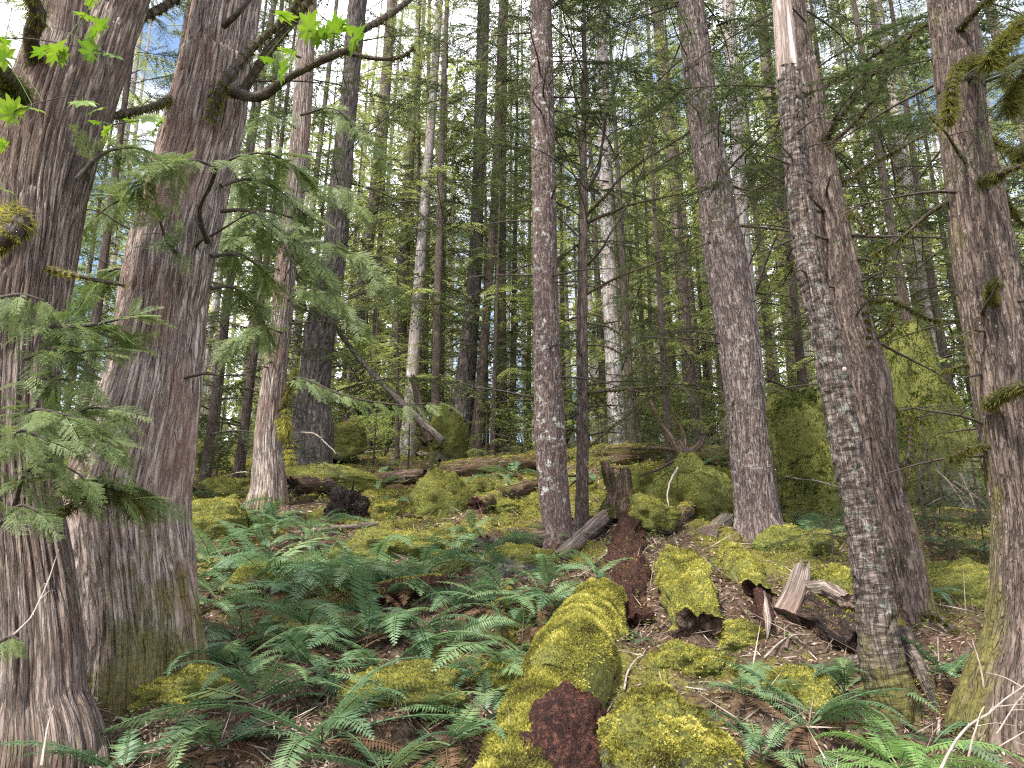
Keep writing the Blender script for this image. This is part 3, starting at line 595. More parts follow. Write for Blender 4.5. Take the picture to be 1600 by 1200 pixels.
limb(T2, [(330, 450, 4.2), (365, 450, 4.5), (400, 480, 4.8), (420, 520, 5.0)], .010, .004, sprays=20, ssize=.24)
limb(T2, [(240, 330, 4.2), (200, 310, 4.3), (160, 330, 4.4), (130, 360, 4.5)], .010, .004, sprays=20, ssize=.24)
limb(T2, [(215, 430, 4.2), (180, 420, 4.3), (140, 450, 4.4), (120, 480, 4.4)], .010, .004, sprays=20, ssize=.22)
limb(T3, [(455, 340, 8.5), (415, 330, 8.2), (370, 350, 8.0), (340, 390, 8.0)], .014, .004, sprays=26, ssize=.42)
limb(T3, [(440, 520, 8.5), (400, 510, 8.2), (360, 540, 8.1)], .012, .004, sprays=20, ssize=.40)
limb(T3, [(462, 200, 8.5), (420, 180, 8.2), (370, 210, 8.0)], .014, .004, sprays=22, ssize=.42)
limb(T3, [(470, 180, 8.5), (520, 170, 8.2), (570, 210, 8.0), (600, 250, 8.0)], .014, .004, sprays=26, ssize=.42)
limb(T3, [(470, 90, 8.5), (430, 80, 8.2), (380, 110, 8.0)], .014, .004, sprays=20, ssize=.42)
limb(T2, [(360, 140, 4.1), (400, 152, 4.0), (450, 122, 3.9), (510, 90, 3.8), (560, 75, 3.8)], .034, .018, moss=520, mlen=.05, kink=.012)
limb(T2, [(375, 150, 4.1), (420, 80, 4.0), (470, 20, 4.0), (500, -30, 4.0)], .03, .02, moss=420, mlen=.05)
limb(T2, [(330, 185, 4.05), (350, 130, 3.95), (400, 70, 3.95), (450, 25, 3.95), (480, -20, 3.9)], .030, .022, moss=520, mlen=.06, mm='moss_br')
limb(T2, [(540, 82, 3.9), (590, 92, 3.9), (630, 88, 3.9), (645, 75, 3.9)], .014, .010, moss=500, mlen=.04)
limb(T2, [(560, 50, 4.1), (600, 28, 4.2), (640, 0, 4.3), (670, -25, 4.4)], .022, .018, moss=400, mlen=.04)
limb(T2, [(350, 40, 4.0), (372, 20, 3.9), (400, -15, 3.9)], .02, .014)
limb(T3, [(440, 620, 8.3), (452, 600, 8.1), (470, 590, 7.9), (540, 618, 7.6), (620, 632, 7.4), (690, 628, 7.3)], .013, .004, sprays=17, ssize=.27, smat='pneedle', sdir=(.25, -.3, -.55), sspan=(.15, 1))
limb(T3, [(436, 655, 8.35), (445, 690, 8.3), (455, 720, 8.3), (446, 640, 8.2)], .02, .015, moss=700, mlen=.12, mm='moss')
limb(T3, [(440, 640, 8.3), (455, 600, 8.1), (462, 575, 8.0)], .02, .008, moss=500, mlen=.16)
limb(T3, [(455, 400, 8.5), (500, 380, 8.2), (560, 400, 8.0), (600, 440, 7.9)], .014, .004, sprays=25, ssize=0.413)
limb(T3, [(450, 470, 8.5), (480, 450, 8.0), (530, 470, 7.8), (570, 510, 7.8)], .014, .004, sprays=21, ssize=0.371)
limb(T3, [(430, 400, 8.3), (400, 370, 8.0), (370, 370, 7.8)], .016, .004, sprays=16, ssize=0.371)
limb(T3, [(470, 300, 8.5), (520, 290, 8.1), (560, 320, 8.0)], .014, .004, sprays=16, ssize=0.413)
limb(T3, [(455, 250, 8.5), (410, 260, 8.1), (370, 300, 8.0)], .014, .004, sprays=18, ssize=0.413)
# young hemlock: upswept and drooping branches
Y8 = T8['Y']
for pts, r0, mo_ in (
    ([(914, 300, Y8), (935, 260, Y8 - .1), (948, 180, Y8 - .2), (965, 120, Y8 - .3), (990, 0, Y8 - .5), (996, -40, Y8 - .6)], .022, 0),
    ([(911, 285, Y8), (906, 230, Y8), (898, 150, Y8 - .1), (893, 60, Y8 - .1), (890, -30, Y8 - .1)], .012, 0),
    ([(912, 280, Y8), (930, 240, Y8 + .2), (960, 205, Y8 + .2), (1010, 190, Y8), (1060, 150, Y8 - .2)], .010, 0),
    ([(912, 275, Y8), (870, 220, Y8 - .2), (838, 180, Y8 - .4), (832, 145, Y8 - .5), (850, 125, Y8 - .6), (890, 95, Y8 - .6)], .012, 0),
    ([(918, 335, Y8), (950, 300, Y8 - .2), (990, 262, Y8 - .3), (1080, 205, Y8 - .5), (1140, 170, Y8 - .6), (1195, 130, Y8 - .7)], .018, 120),
    ([(917, 348, Y8), (970, 325, Y8 - .2), (1020, 312, Y8 - .4), (1070, 300, Y8 - .5), (1090, 282, Y8 - .6), (1095, 265, Y8 - .6)], .022, 160),
    ([(916, 460, Y8), (950, 440, Y8 - .2), (1000, 420, Y8 - .4), (1050, 400, Y8 - .5), (1120, 370, Y8 - .7), (1180, 310, Y8 - .9)], .014, 60),
    ([(918, 415, Y8), (945, 380, Y8 - .3), (985, 310, Y8 - .5), (1020, 220, Y8 - .8), (1055, 140, Y8 - 1.)], .016, 0),
    ([(917, 505, Y8), (950, 510, Y8 - .2), (990, 540, Y8 - .3), (1030, 580, Y8 - .4), (1060, 610, Y8 - .4)], .012, 60),
    ([(917, 540, Y8), (945, 540, Y8 - .1), (975, 555, Y8 - .2), (1010, 580, Y8 - .3), (1040, 600, Y8 - .3)], .010, 60),
    ([(918, 615, Y8), (950, 610, Y8 - .1), (1000, 606, Y8 - .3), (1045, 603, Y8 - .4), (1090, 612, Y8 - .5), (1130, 620, Y8 - .6)], .017, 420),
    ([(918, 700, Y8), (960, 665, Y8 + .2), (1000, 632, Y8 + .4)], .010, 120),
    ([(903, 370, Y8), (880, 345, Y8 - .1), (840, 320, Y8 - .2), (800, 300, Y8 - .3)], .010, 0),
    ([(903, 545, Y8), (885, 532, Y8 - .1), (868, 540, Y8 - .2)], .007, 0),
    ([(903, 450, Y8), (870, 445, Y8), (840, 450, Y8)], .007, 0)):
    limb(T8, pts, r0, .004, moss=mo_, mlen=.05, kink=.012, needles=7, ssize=.24, smat='hneedle', sspan=(.3, 1))
# long bare-and-mossy limbs of the trunks on the right
Y11 = T11['Y']
for pts, r0, mo_, nd in (
    ([(1285, 232, Y11), (1300, 195, Y11 - .2), (1335, 150, Y11 - .3), (1390, 85, Y11 - .5), (1455, 35, Y11 - .7), (1500, 0, Y11 - .8)], .028, 520, 0),
    ([(1290, 232, Y11), (1320, 205, Y11 - .1), (1350, 170, Y11 - .2), (1380, 130, Y11 - .3), (1395, 80, Y11 - .3)], .020, 420, 5),
    ([(1280, 140, Y11), (1320, 115, Y11), (1370, 85, Y11 - .1), (1420, 50, Y11 - .2)], .016, 380, 4),
    ([(1305, 290, Y11), (1340, 268, Y11 + .2), (1400, 235, Y11 + .3), (1475, 195, Y11 + .4)], .016, 200, 8),
    ([(1320, 330, Y11), (1340, 340, Y11 - .2), (1355, 365, Y11 - .3)], .016, 900, 0),
    ([(1325, 408, Y11), (1345, 405, Y11 - .1), (1358, 408, Y11 - .1)], .018, 500, 0),
    ([(1335, 440, Y11), (1346, 470, Y11 - .1), (1352, 510, Y11 - .1), (1358, 540, Y11 - .1)], .030, 1500, 0),
    ([(1350, 535, Y11), (1375, 525, Y11 - .1), (1390, 505, Y11 - .1), (1388, 480, Y11 - .1)], .020, 800, 0),
    ([(1345, 472, Y11), (1385, 468, Y11 + .3), (1425, 485, Y11 + .5), (1460, 500, Y11 + .6), (1510, 500, Y11 + .8)], .017, 520, 6),
    ([(1370, 600, Y11), (1400, 640, Y11 + .2), (1440, 660, Y11 + .3)], .010, 60, 7),
    ([(1395, 740, Y11), (1415, 720, Y11 - .1), (1420, 690, Y11 - .1), (1423, 650, Y11 - .1)], .020, 700, 0),
    ([(1400, 770, Y11), (1416, 760, Y11 - .1), (1422, 720, Y11 - .1)], .018, 600, 0),
    ([(1420, 965, Y11), (1460, 960, Y11 - .2), (1490, 985, Y11 - .3), (1510, 1030, Y11 - .3)], .020, 800, 0)):
    limb(T11, pts, r0, r0 * .35, moss=mo_, mlen=.06, kink=.012, needles=nd, ssize=.26, smat='hneedle')
Y12 = T12['Y']
for pts, r0, mo_, nd, ml in (
    ([(1500, 45, Y12 - .1), (1530, 10, Y12 - .3), (1560, -20, Y12 - .5)], .022, 120, 0, .05),
    ([(1520, 95, Y12 - .1), (1500, 105, Y12 - .35), (1486, 140, Y12 - .5), (1484, 185, Y12 - .55)], .024, 1400, 0, .08),
    ([(1530, 100, Y12 - .1), (1570, 95, Y12 - .4), (1610, 90, Y12 - .6)], .018, 800, 3, .08),
    ([(1530, 285, Y12 - .1), (1555, 275, Y12 - .3), (1580, 260, Y12 - .4), (1620, 255, Y12 - .5)], .020, 700, 0, .06),
    ([(1540, 220, Y12), (1575, 230, Y12 - .1), (1615, 245, Y12 - .2)], .010, 1200, 3, .14),
    ([(1490, 310, Y12), (1450, 335, Y12 + .1), (1410, 370, Y12 + .2), (1370, 395, Y12 + .3)], .013, 400, 6, .05),
    ([(1550, 470, Y12 - .1), (1545, 445, Y12 - .3), (1556, 440, Y12 - .35)], .016, 1500, 0, .07),
    ([(1535, 490, Y12 - .1), (1548, 465, Y12 - .35), (1560, 440, Y12 - .45)], .010, 0, 0, .05),
    ([(1545, 630, Y12 - .1), (1585, 605, Y12 - .3), (1620, 610, Y12 - .4)], .026, 1100, 0, .06),
    ([(1545, 585, Y12), (1520, 586, Y12 - .1), (1504, 590, Y12 - .15)], .009, 0, 0, .05),
    ([(1535, 565, Y12), (1500, 572, Y12 + .1), (1475, 580, Y12 + .2)], .008, 600, 0, .03),
    ([(1555, 700, Y12), (1520, 698, Y12 - .05), (1488, 712, Y12 - .05)], .014, 1100, 0, .08),
    ([(1560, 290, Y12), (1590, 340, Y12 + .4), (1620, 380, Y12 + .5)], .012, 300, 5, .06),
    ([(1570, 120, Y12 + .3), (1600, 150, Y12 + .2), (1640, 170, Y12)], .012, 900, 4, .12),
    ([(1600, 30, Y12 - .9), (1570, 60, Y12 - 1.), (1545, 95, Y12 - 1.)], .012, 1500, 2, .10),
    ([(1625, 90, Y12 - .9), (1590, 130, Y12 - .9), (1575, 165, Y12 - .9)], .010, 1200, 2, .12)):
    limb(T12, pts, r0, r0 * .45, moss=mo_, mlen=ml, kink=.008, needles=nd, ssize=.22, smat='hneedle')
for pts, r0 in (([(1120, 40, 8.3), (1160, 30, 8.0), (1215, 70, 7.6)], .014), ([(1168, 600, 8), (1150, 620, 7.7), (1130, 660, 7.6)], .010),
                ([(1140, 290, 8.2), (1190, 300, 7.8), (1230, 290, 7.5)], .010)):
    limb(T9, pts, r0, .004, moss=150, mlen=.04, kink=.01, needles=6, ssize=.3, smat='hneedle')
limb(T9B, [(1176, 470, 13), (1200, 400, 12.6), (1215, 365, 12.4)], .035, .02)
limb(T7, [(862, 310, 7.6), (868, 292, 7.4), (878, 284, 7.3)], .012, .006)
add_boughs(T3, 20, 5.0, 9.5, .7, 1.5, .3); add_boughs(T4, 37, 5.2, 15, 1.6, 3.0, .3); add_boughs(T5, 63, 5.6, 15, 1.0, 2.4, .25); add_boughs(T6, 58, 8.5, 20, 1.4, 3.2, .3); add_boughs(T6B, 49, 7.5, 19, 1.2, 2.6, .3)
add_boughs(T7, 23, 7.2, 13, 1.0, 1.9, .4); add_boughs(T8, 49, 5.9, 10, .8, 1.9, .25); add_boughs(T9, 31, 6.2, 14, 1.0, 2.2, .4); add_boughs(T9B, 46, 6.5, 15, 1.2, 2.6, .3)
add_boughs(T11, 23, 4.6, 9, .9, 1.9, .4); add_boughs(T12, 13, 4.2, 8, .8, 1.5, .5); add_boughs(T2, 8, 5.5, 10, .8, 1.6, .5)
stubs(T4, 20, 5, 9, .3, 1.68, .010); stubs(T5, 24, 4, 9, .2, 1.40); stubs(T6, 28, 4.2, 9, .3, 1.96, .009); stubs(T6B, 24, 4.2, 9, .3, 1.68); stubs(T7, 32, 3.5, 9, .1, 1.12)
stubs(T8, 16, 3., 5, .2, 1.12); stubs(T9, 20, 4, 9, .2, 1.40); stubs(T9B, 16, 4, 9, .3, 1.68); stubs(T11, 18, 2.5, 6, .2, 1.12, moss=.5); stubs(T12, 18, 2, 5, .15, 0.84, moss=.6); stubs(T13, 16, 2.5, 6, .15, 0.98, moss=.6)
stubs(T3, 16, 3, 6.5, .15, 0.98); stubs(T2, 12, 2.5, 5, .15, 0.70); stubs(T10, 12, 2.5, 4.5, .05, 0.35)

# roots that spread from the trunks
def root(T, pts, r0, mat, moss=300):
    P = np.array([hit(px, py) + np.array([0, 0, l]) for px, py, l in pts]); C, s = resample(P, 30)
    rad = np.linspace(r0, r0 * .3, 30) * (1 + .2 * vnoise(np.stack([s * 9, s * 0, s * 0], -1), 3)); mb = MB(); tube(mb, C, rad, 14, 0, mo=.5, rnd=.3)
    b = child(mb, 'root', mat, T['t'])
    if moss: mb = MB(); beard(mb, C, rad, moss, .03, .3); child(mb, 'moss', M['moss'], b, False)
root(T10, [(1385, 1085, .18), (1345, 1050, .04), (1300, 1052, .02), (1270, 1070, -.02)], .05, M['birch'], 900)
root(T10, [(1415, 1060, .2), (1448, 1085, .06), (1465, 1110, -.03)], .05, M['birch'], 900)
root(T1, [(112, 1150, .10), (138, 1180, .05), (172, 1225, -.05)], .07, M['cedar_dark'], 60)

# ------------------------------------------------------------------ fallen logs, stumps, boulders
def gfaces(n, k):
    i = np.arange(n - 1)[:, None] * k; j = np.arange(k)[None]; q = (j + 1) % k
    return np.stack([i + j, i + q, i + q + k, i + j + k], -1).reshape(-1, 4)
SIZE = {}
def log(name, label, pts, rad, mat, moss=0, msize=.024, mm='moss', cat='fallen log', lift=.45, ends=(None, None), rough=.06, nseg=56, mo=.3, thr=.1, jag=.05, abs_=False, up=1.0, flat=1.0, group=None):
    P = np.array([np.array(p) if abs_ else hit(*p[:2]) for p in pts]); rad = np.array(rad, float)
    if not abs_: P[:, 2] += rad * lift
    L = np.linalg.norm(np.diff(P, axis=0), axis=1).sum(); n = int(np.clip(L / .03, 24, 150)); C, s, rs = resample(P, n, rad)
    base = C[n // 2].copy(); base[2] = gz(base[0], base[1]); R0 = rs.mean(); sd = random.random() * 50
    def disp(th, s_, Rm):
        c, sn = np.cos(th), np.sin(th); k = R0 / .03
        big = fbm(np.stack([c * 1.3 + sd, sn * 1.3, s_ / R0 * .5], -1), 3, 2); rid = np.abs(vnoise(np.stack([c * k * .4 + sd, sn * k * .4, s_ * 1.6], -1), 5))
        e = 1 + jag * 6 * (np.exp(-s_ / .03) + np.exp(-(s_[-1:] - s_) / .03)) * vnoise(np.stack([c * 4, sn * 4, s_ * 0], -1), 8)
        return Rm * (1 + 3 * rough * big + rough * 1.5 * (rid - .3)) * e
    t = thing(name, label, cat, base, group); mb = MB(); V = tube(mb, C, rs, nseg, 0, disp, rnd=.3, closed=False, mo=mo)
    if flat != 1: V = V.copy()
    body = child(mb, 'bark', M[mat], t)
    T_ = unit(np.gradient(C, axis=0))
    for e, m in ((0, ends[0]), (n - 1, ends[1])):
        m2 = m or 'wood'; mb = MB(); ring = V[e]; c = C[e]; inn = -T_[e] if e else T_[e]; rows = [ring]
        for f in (.8, .6, .4, .2, .02):
            q = c + (ring - c) * f; rows.append(q + inn * (R0 * (.5 * (1 - f) + .35 * vnoise(q * 28, 3)[:, None] + .3 * vnoise(q * 9, 6)[:, None]) * (1 - f ** 4)))
        W = np.concatenate(rows); F = gfaces(6, nseg); mb.add(W, F if e == 0 else F[:, ::-1], 0, bc=W, rnd=.3); child(mb, 'broken_end', M[m2], t)
    if moss:
        mb = MB(); tufts(mb, V.reshape(-1, 3), gfaces(n, nseg), moss, thr, msize, random.randint(0, 99), up); child(mb, 'moss', M[mm], t, False)
    return dict(t=t, C=C, r=rs, V=V)
def boulder(name, label, c, r, moss=3000, mm='moss', msize=.026, cat='boulder', sub=(110, 64), mo=.75, lump=.26, thr=.08, mat='stone', group=None):
    """rounded stone (or moss hummock) sunk into the slope; r = three half axes"""
    c = np.array(c, float); n, k = sub; sd = random.random() * 40
    ph = np.linspace(-.5, 1, n) * PI / 2; th = np.linspace(0, 2 * PI, k, endpoint=False); PH, TH = np.meshgrid(ph, th, indexing='ij')
    d = np.stack([np.cos(PH) * np.cos(TH), np.cos(PH) * np.sin(TH), np.sin(PH)], -1)
    amp = 1 + lump * fbm(d * 1.7 + sd, 3, 4) + lump * .4 * np.abs(fbm(d * np.array([4.5, 4.5, 2.4]) + sd, 3, 6)) + .03 * fbm(d * 16 + sd, 2, 3)
    V = c + d * amp[..., None] * np.array(r); t = thing(name, label, cat, (c[0], c[1], gz(c[0], c[1])), group); mb = MB()
    mv = np.clip(mo + .5 * (d[..., 2] - .35), 0, 1.2).ravel(); F = gfaces(n, k)[:, ::-1]; F = gfaces(n, k)
    mb.add(V.reshape(-1, 3), F, 0, V.reshape(-1, 3), .3, mv); child(mb, 'rock', M[mat], t)
    if moss: mb = MB(); tufts(mb, V.reshape(-1, 3), F, moss, thr, msize, random.randint(0, 99), 1.0); child(mb, 'moss', M[mm], t, False)
    return t
H = lambda px, py, dz=0: hit(px, py) + np.array([0, 0, dz])

L1 = log('fallen_log', 'thick foreground log wrapped in bright moss, its near end rotted red', [(795, 1310), (836, 1205), (866, 1125), (893, 1060), (920, 1005), (944, 955)], [.18, .20, .21, .215, .20, .16], 'stone', 52000, .024, lift=.30, mo=.85, ends=('rot', 'rot'), rough=.042, nseg=110, thr=-.12, jag=.03)
mb = MB(); P = np.array([hit(850, 1340), hit(868, 1250), hit(884, 1165), hit(893, 1105)]) + np.array([[0, 0, .02], [0, 0, .06], [0, 0, .07], [0, 0, .05]]); C, s, rs = resample(P, 70, [.12, .19, .16, .04])
tube(mb, C, rs, 90, 0, lambda th, s_, Rm: Rm * (1 + .28 * fbm(np.stack([np.cos(th) * 2, np.sin(th) * 2, s_ * 5], -1), 4, 3) + .06 * vnoise(np.stack([np.cos(th) * 14, np.sin(th) * 14, s_ * 40], -1), 3)), rnd=.2)
Vr = mb.v[0].copy(); b = child(mb, 'rotten_end', M['rot'], L1['t']); b['label'] = 'crumbling dark red heartwood'
mb = MB(); tufts(mb, Vr, gfaces(70, 90), 9000, -.6, .016, 3, .2); child(mb, 'crumbs', M['crumb'], b, False)
L2 = log('fallen_log', 'crumbling red rotten log running uphill from the bright mossy foreground log', [(992, 985), (985, 930), (982, 880), (988, 830)], [.10, .11, .13, .12], 'rot', 900, .022, lift=.08, rough=.22, mo=.05, ends=('rot', 'rot'), thr=.3, nseg=70)
mb = MB(); tufts(mb, L2['V'].reshape(-1, 3), gfaces(len(L2['C']), 70), 5000, -.6, .02, 3, .2); child(mb, 'crumbs', M['crumb'], L2['t'], False)
log('fallen_log', 'bare split log tilted against the base of the lichen spotted trunk', [hit(872, 876) + (0, 0, .02), H(930, 840, .10), H(986, 808, .22)], [.062, .085, .075], 'wood', abs_=True, rough=.05, nseg=48, mo=0, jag=.09)
log('fallen_log', 'short mossy log with dark hollow underside in the litter right of the foreground log', [(1096, 1000), (1082, 945), (1058, 888)], [.13, .18, .14], 'stone', 14000, .024, lift=.2, mo=.8, ends=('log', 'log'), rough=.12, nseg=70, thr=-.1)
L5 = log('fallen_log', 'mossy log whose lower end is splintered into pale and red wood', [(1188, 945), (1165, 905), (1140, 868)], [.10, .115, .09], 'stone', 6500, .024, lift=.35, mo=.8, ends=('rot', 'wood'), rough=.1, thr=-.05)
for k in range(9):          # splinters of its torn lower end
    c0 = L5['C'][0] + rng.normal(size=3) * .035; e = hit(1212 - 3 * k + random.uniform(-8, 8), 1010 + random.uniform(-40, 25)) + np.array([0, 0, .03 * random.random()])
    mb = MB(); tube(mb, np.array([c0 + (L5['C'][6] - L5['C'][0]) * .5, c0, c0 + (e - c0) * .6 + rng.normal(size=3) * .02, c0 + (e - c0) * random.uniform(.6, .9)]), [.03, .034, .022, .004], 7, 0, rnd=.5); child(mb, 'splinter', M['wood' if k % 3 == 0 else 'rot'], L5['t'])
def snapped(label, p, q, r, mat='wood', moss=0, name='broken_stub'):
    P = np.array([p, p + (q - p) * .5 + rng.normal(size=3) * .01, q]); C, s, rs = resample(P, 60, [r * 1.25, r, r * .9]); t = thing(name, label, 'stump', (p[0], p[1], gz(p[0], p[1])))
    def disp(th, s_, Rm):
        f = np.clip((s_ - s_[-1:] * .82) / (s_[-1:] * .18), 0, 1); jag = vnoise(np.stack([np.cos(th) * 2.2 + p[0] * 9, np.sin(th) * 2.2, s_ * 0], -1), 3)
        return Rm * (1 + .12 * fbm(np.stack([np.cos(th) * 2.4, np.sin(th) * 2.4, s_ * 2.5], -1), 3, 5) + .05 * vnoise(np.stack([np.cos(th) * 10, np.sin(th) * 10, s_ * 3], -1), 8)) * (1 - f * (.35 + .6 * jag))
    mb = MB(); V = tube(mb, C, rs, 44, 0, disp, rnd=.5, mo=.25); child(mb, 'wood', M[mat], t)
    for i in range(5):
        a = random.random() * 6.28; o = np.array([math.cos(a), math.sin(a), 0]) * r * .55; mb = MB(); tube(mb, np.array([C[-12] + o, C[-4] + o, C[-1] + o * .8 + unit(q - p) * random.uniform(.01, .08)]), [r * .35, r * .25, .003], 6, 0, rnd=.6); child(mb, 'splinter', M[mat], t)
    if moss: mb = MB(); tufts(mb, V.reshape(-1, 3), gfaces(60, 44), moss, .1, .022); child(mb, 'moss', M['moss'], t, False)
    return t
snapped('pale pinkish broken stub leaning upright left of the leaning dead snag', H(1228, 965), H(1260, 935, .17), .07)
snapped('short broken log piece with hollow dark end left of the stout fir base', H(1104, 838), H(1138, 818, .06), .085, 'wood', 300)
snapped('leaning broken brown pole standing far behind the green cedar spray', at(670, 690, 15), at(645, 588, 15), .075, 'log')
snapped('small grey log end poking out of the mossy slope left of centre', H(612, 738, .05), H(614, 712, .06), .06, 'wood')
log('fallen_log', 'dark decaying slab of log lying left of the leaning dead snag base', [(1262, 972), (1305, 998), (1352, 1030)], [.075, .10, .085], 'char', 700, .02, lift=.9, ends=('char', 'char'), rough=.12, mo=.15, thr=.5)
log('fallen_log', 'pale weathered plank of wood lying on the dark decaying slab', [H(1262, 962, .15), H(1300, 985, .22), H(1335, 1005, .22)], [.035, .05, .04], 'wood', abs_=True, rough=.15, mo=.1)
log('fallen_log', 'brown barked log with dark hollow end behind the black root wad', [(452, 774), (520, 768), (600, 760), (665, 752)], [.125, .115, .11, .10], 'log', 1400, .03, lift=1.0, ends=('char', 'char'), mo=.2, thr=.5)
log('fallen_log', 'half mossy log along the crest behind the yellow moss boulder', [(690, 745), (760, 738), (845, 728)], [.14, .14, .13], 'log', 5000, .034, lift=.6, mo=.6, thr=-.1)
log('fallen_log', 'long mossy log along the crest between the thin hemlock and the stout fir', [(880, 724), (960, 722), (1050, 722), (1150, 728)], [.16, .19, .20, .20], 'log', 11000, .036, lift=.55, mo=.8, thr=-.25, rough=.1)
log('fallen_log', 'moss covered log right of the slim tan cedar below the crest', [(452, 728), (490, 716), (528, 704)], [.13, .14, .14], 'log', 3500, .034, mm='moss', lift=.8, mo=.6, ends=('char', 'char'), thr=.0)
log('fallen_log', 'mossy log with a blackened end right of the purplish hemlock base', [(558, 698), (590, 692), (622, 688)], [.16, .16, .15], 'log', 2800, .034, mm='moss_dk', lift=.8, mo=.5, ends=('char', 'char'), thr=.1)
log('fallen_log', 'thin bare fallen stem lying below the purplish hemlock', [(505, 722), (560, 714), (640, 706), (720, 698)], [.02, .028, .03, .025], 'pale', lift=2.5, rough=.05, mo=.1, nseg=14)
log('leaning_pole', 'dark dead pole leaning diagonally against the purplish hemlock', [at(505, 488, 13.6), at(560, 558, 13.4), at(620, 622, 13.1), at(692, 690, 12.9)], [.035, .045, .055, .065], 'fir', 700, .03, 'moss_dk', 'dead pole', abs_=True, rough=.04, mo=.2, nseg=20, thr=.45)
for lab, a, b, r, mt, ms in (('slim mossy log slanting down from the purplish hemlock to the yellow moss boulder', (585, 725), (668, 765), .07, 'log', 1400),
                           ('thin bare log crossing the moss above the round yellow boulder', (640, 752), (775, 720), .045, 'wood', 0), ('mossy log lying downhill of the crest left of the lichen spotted trunk', (745, 800), (835, 765), .09, 'log', 2200),
                           ('short dark log lying between the ferns and the slim tan cedar', (300, 775), (385, 765), .08, 'log', 900), ('thin broken log right of the stout fir among the moss', (1225, 770), (1330, 748), .05, 'log', 300),
                           ('slender grey log lying left of the dark mossy fir', (600, 705), (690, 716), .05, 'wood', 200), ('mossy log pointing downhill from the dark green mound', (1090, 790), (1050, 835), .08, 'log', 1800),
                           ('rotten half buried log in the fern bed', (585, 945), (700, 925), .07, 'rot', 500), ('thin bare stick thick log above the fern bed left of centre', (455, 840), (590, 822), .03, 'wood', 0)):
    log('fallen_log', lab, [a, ((a[0] + b[0]) / 2, (a[1] + b[1]) / 2), b], [r, r * 1.1, r * .9], mt, ms, .028, lift=.8, mo=.35, thr=.1, rough=.07, nseg=32, ends=('rot', 'wood'))
log('fallen_log', 'brown stick thick log lying left of the leaning snag at the boulder foot', [(1236, 803), (1290, 795), (1335, 790)], [.02, .028, .03], 'log', lift=1.8, rough=.05, nseg=16)
log('fallen_log', 'mossy grey log half sunk left of the lichen spotted trunk', [(760, 868), (800, 858), (848, 850)], [.12, .15, .12], 'log', 2600, .026, lift=.5, mo=.5, ends=('wood', 'char'), thr=.1)
log('fallen_log', 'low mossy log under the sticks behind the brown hemlock on the right', [(1420, 818), (1490, 815), (1570, 822)], [.09, .10, .10], 'log', 3000, .03, lift=.6, mo=.6, thr=0)

boulder('mossy_boulder', 'big foreground boulder under yellow moss with bare white rock at its foot', H(1040, 1220, .05), (.25, .27, .25), 30000, msize=.024, sub=(150, 120), mo=.66, lump=.20, thr=.02)
boulder('mossy_boulder', 'round bright yellow moss boulder below the crest left of centre', H(692, 800, .02), (.37, .36, .42), 9000, msize=.030, mo=1)
boulder('mossy_boulder', 'smooth green moss boulder partly hidden behind the massive pale cedar', H(308, 735, .0), (.46, .5, .62), 7000, 'moss_dk', .034, mo=1)
boulder('mossy_boulder', 'ferny moss hump right of the massive pale cedar below the green boulder', H(322, 830, .0), (.40, .4, .30), 8000, msize=.028, mo=1)
boulder('mossy_boulder', 'dark green moss mound under the dead branchy stump', H(1085, 800, .0), (.52, .55, .56), 12000, 'moss_dk', .030, mo=1)
boulder('mossy_boulder', 'yellow moss hump at the right foot of the stout fir', H(1240, 862, -.05), (.34, .35, .28), 8000, msize=.028, mo=1)
boulder('mossy_boulder', 'moss dome behind the broken pale stub, left of the leaning snag', H(1310, 955, .0), (.20, .25, .26), 7000, msize=.025, mo=1)
boulder('mossy_boulder', 'small moss hump among ferns in front of the leaning snag', H(1250, 1095, .0), (.16, .2, .15), 6000, msize=.022, mo=1)
boulder('mossy_boulder', 'moss cushion at the right foot of the massive pale cedar', H(292, 1085, -.03), (.24, .2, .13), 9000, msize=.022, mo=1)
boulder('mossy_boulder', 'moss hump between the red rotten log and the twisted stump', H(1015, 815, .0), (.25, .4, .26), 5000, msize=.028, mo=1)
boulder('mossy_boulder', 'low wide moss mound uphill of the brown barked log', H(500, 755, -.1), (.95, .7, .36), 9000, msize=.034, mo=1, lump=.12)
boulder('mossy_boulder', 'moss patch hump in the middle of the fern slope', H(630, 1075, -.04), (.28, .25, .13), 8000, msize=.022, mo=1)
boulder('mossy_boulder', 'moss covered hump beneath ferns left of the slope', H(400, 915, -.05), (.2, .2, .2), 4000, msize=.024, mo=1)
boulder('mossy_boulder', 'dark low mound behind the slim tan cedar', H(395, 700, .0), (1.0, .6, .55), 6000, 'moss_br', .036, mo=1)
boulder('mossy_boulder', 'moss slope hump between the round yellow boulder and the fern bed', H(620, 858, -.1), (.5, .4, .24), 8000, msize=.026, mo=1)
boulder('mossy_boulder', 'yellow moss hump behind the sapling at the far right', H(1500, 925, -.1), (.5, .4, .36), 9000, msize=.026, mo=1)
boulder('mossy_boulder', 'mossy block at the left foot of the lichen spotted trunk', H(800, 880, -.02), (.2, .2, .17), 3500, msize=.026, mo=.6)
boulder('mossy_boulder', 'bright moss topped rock left of the dark mossy fir', at(698, 668, 16) - (0, 0, .3), (.4, .5, .7), 2500, msize=.045, mo=1)
boulder('mossy_boulder', 'moss capped rock between the dark fir and the purplish hemlock', at(520, 672, 15.5) - (0, 0, .3), (.6, .5, .5), 2500, msize=.045, mo=1)
boulder('rock_outcrop', 'large grey rock outcrop with mossy brown top left of the leaning snag', H(1290, 790, .25), (.95, .9, 1.3), 30000, 'moss_dk', .06, cat='rock', mo=.95, lump=.28, thr=-.35)
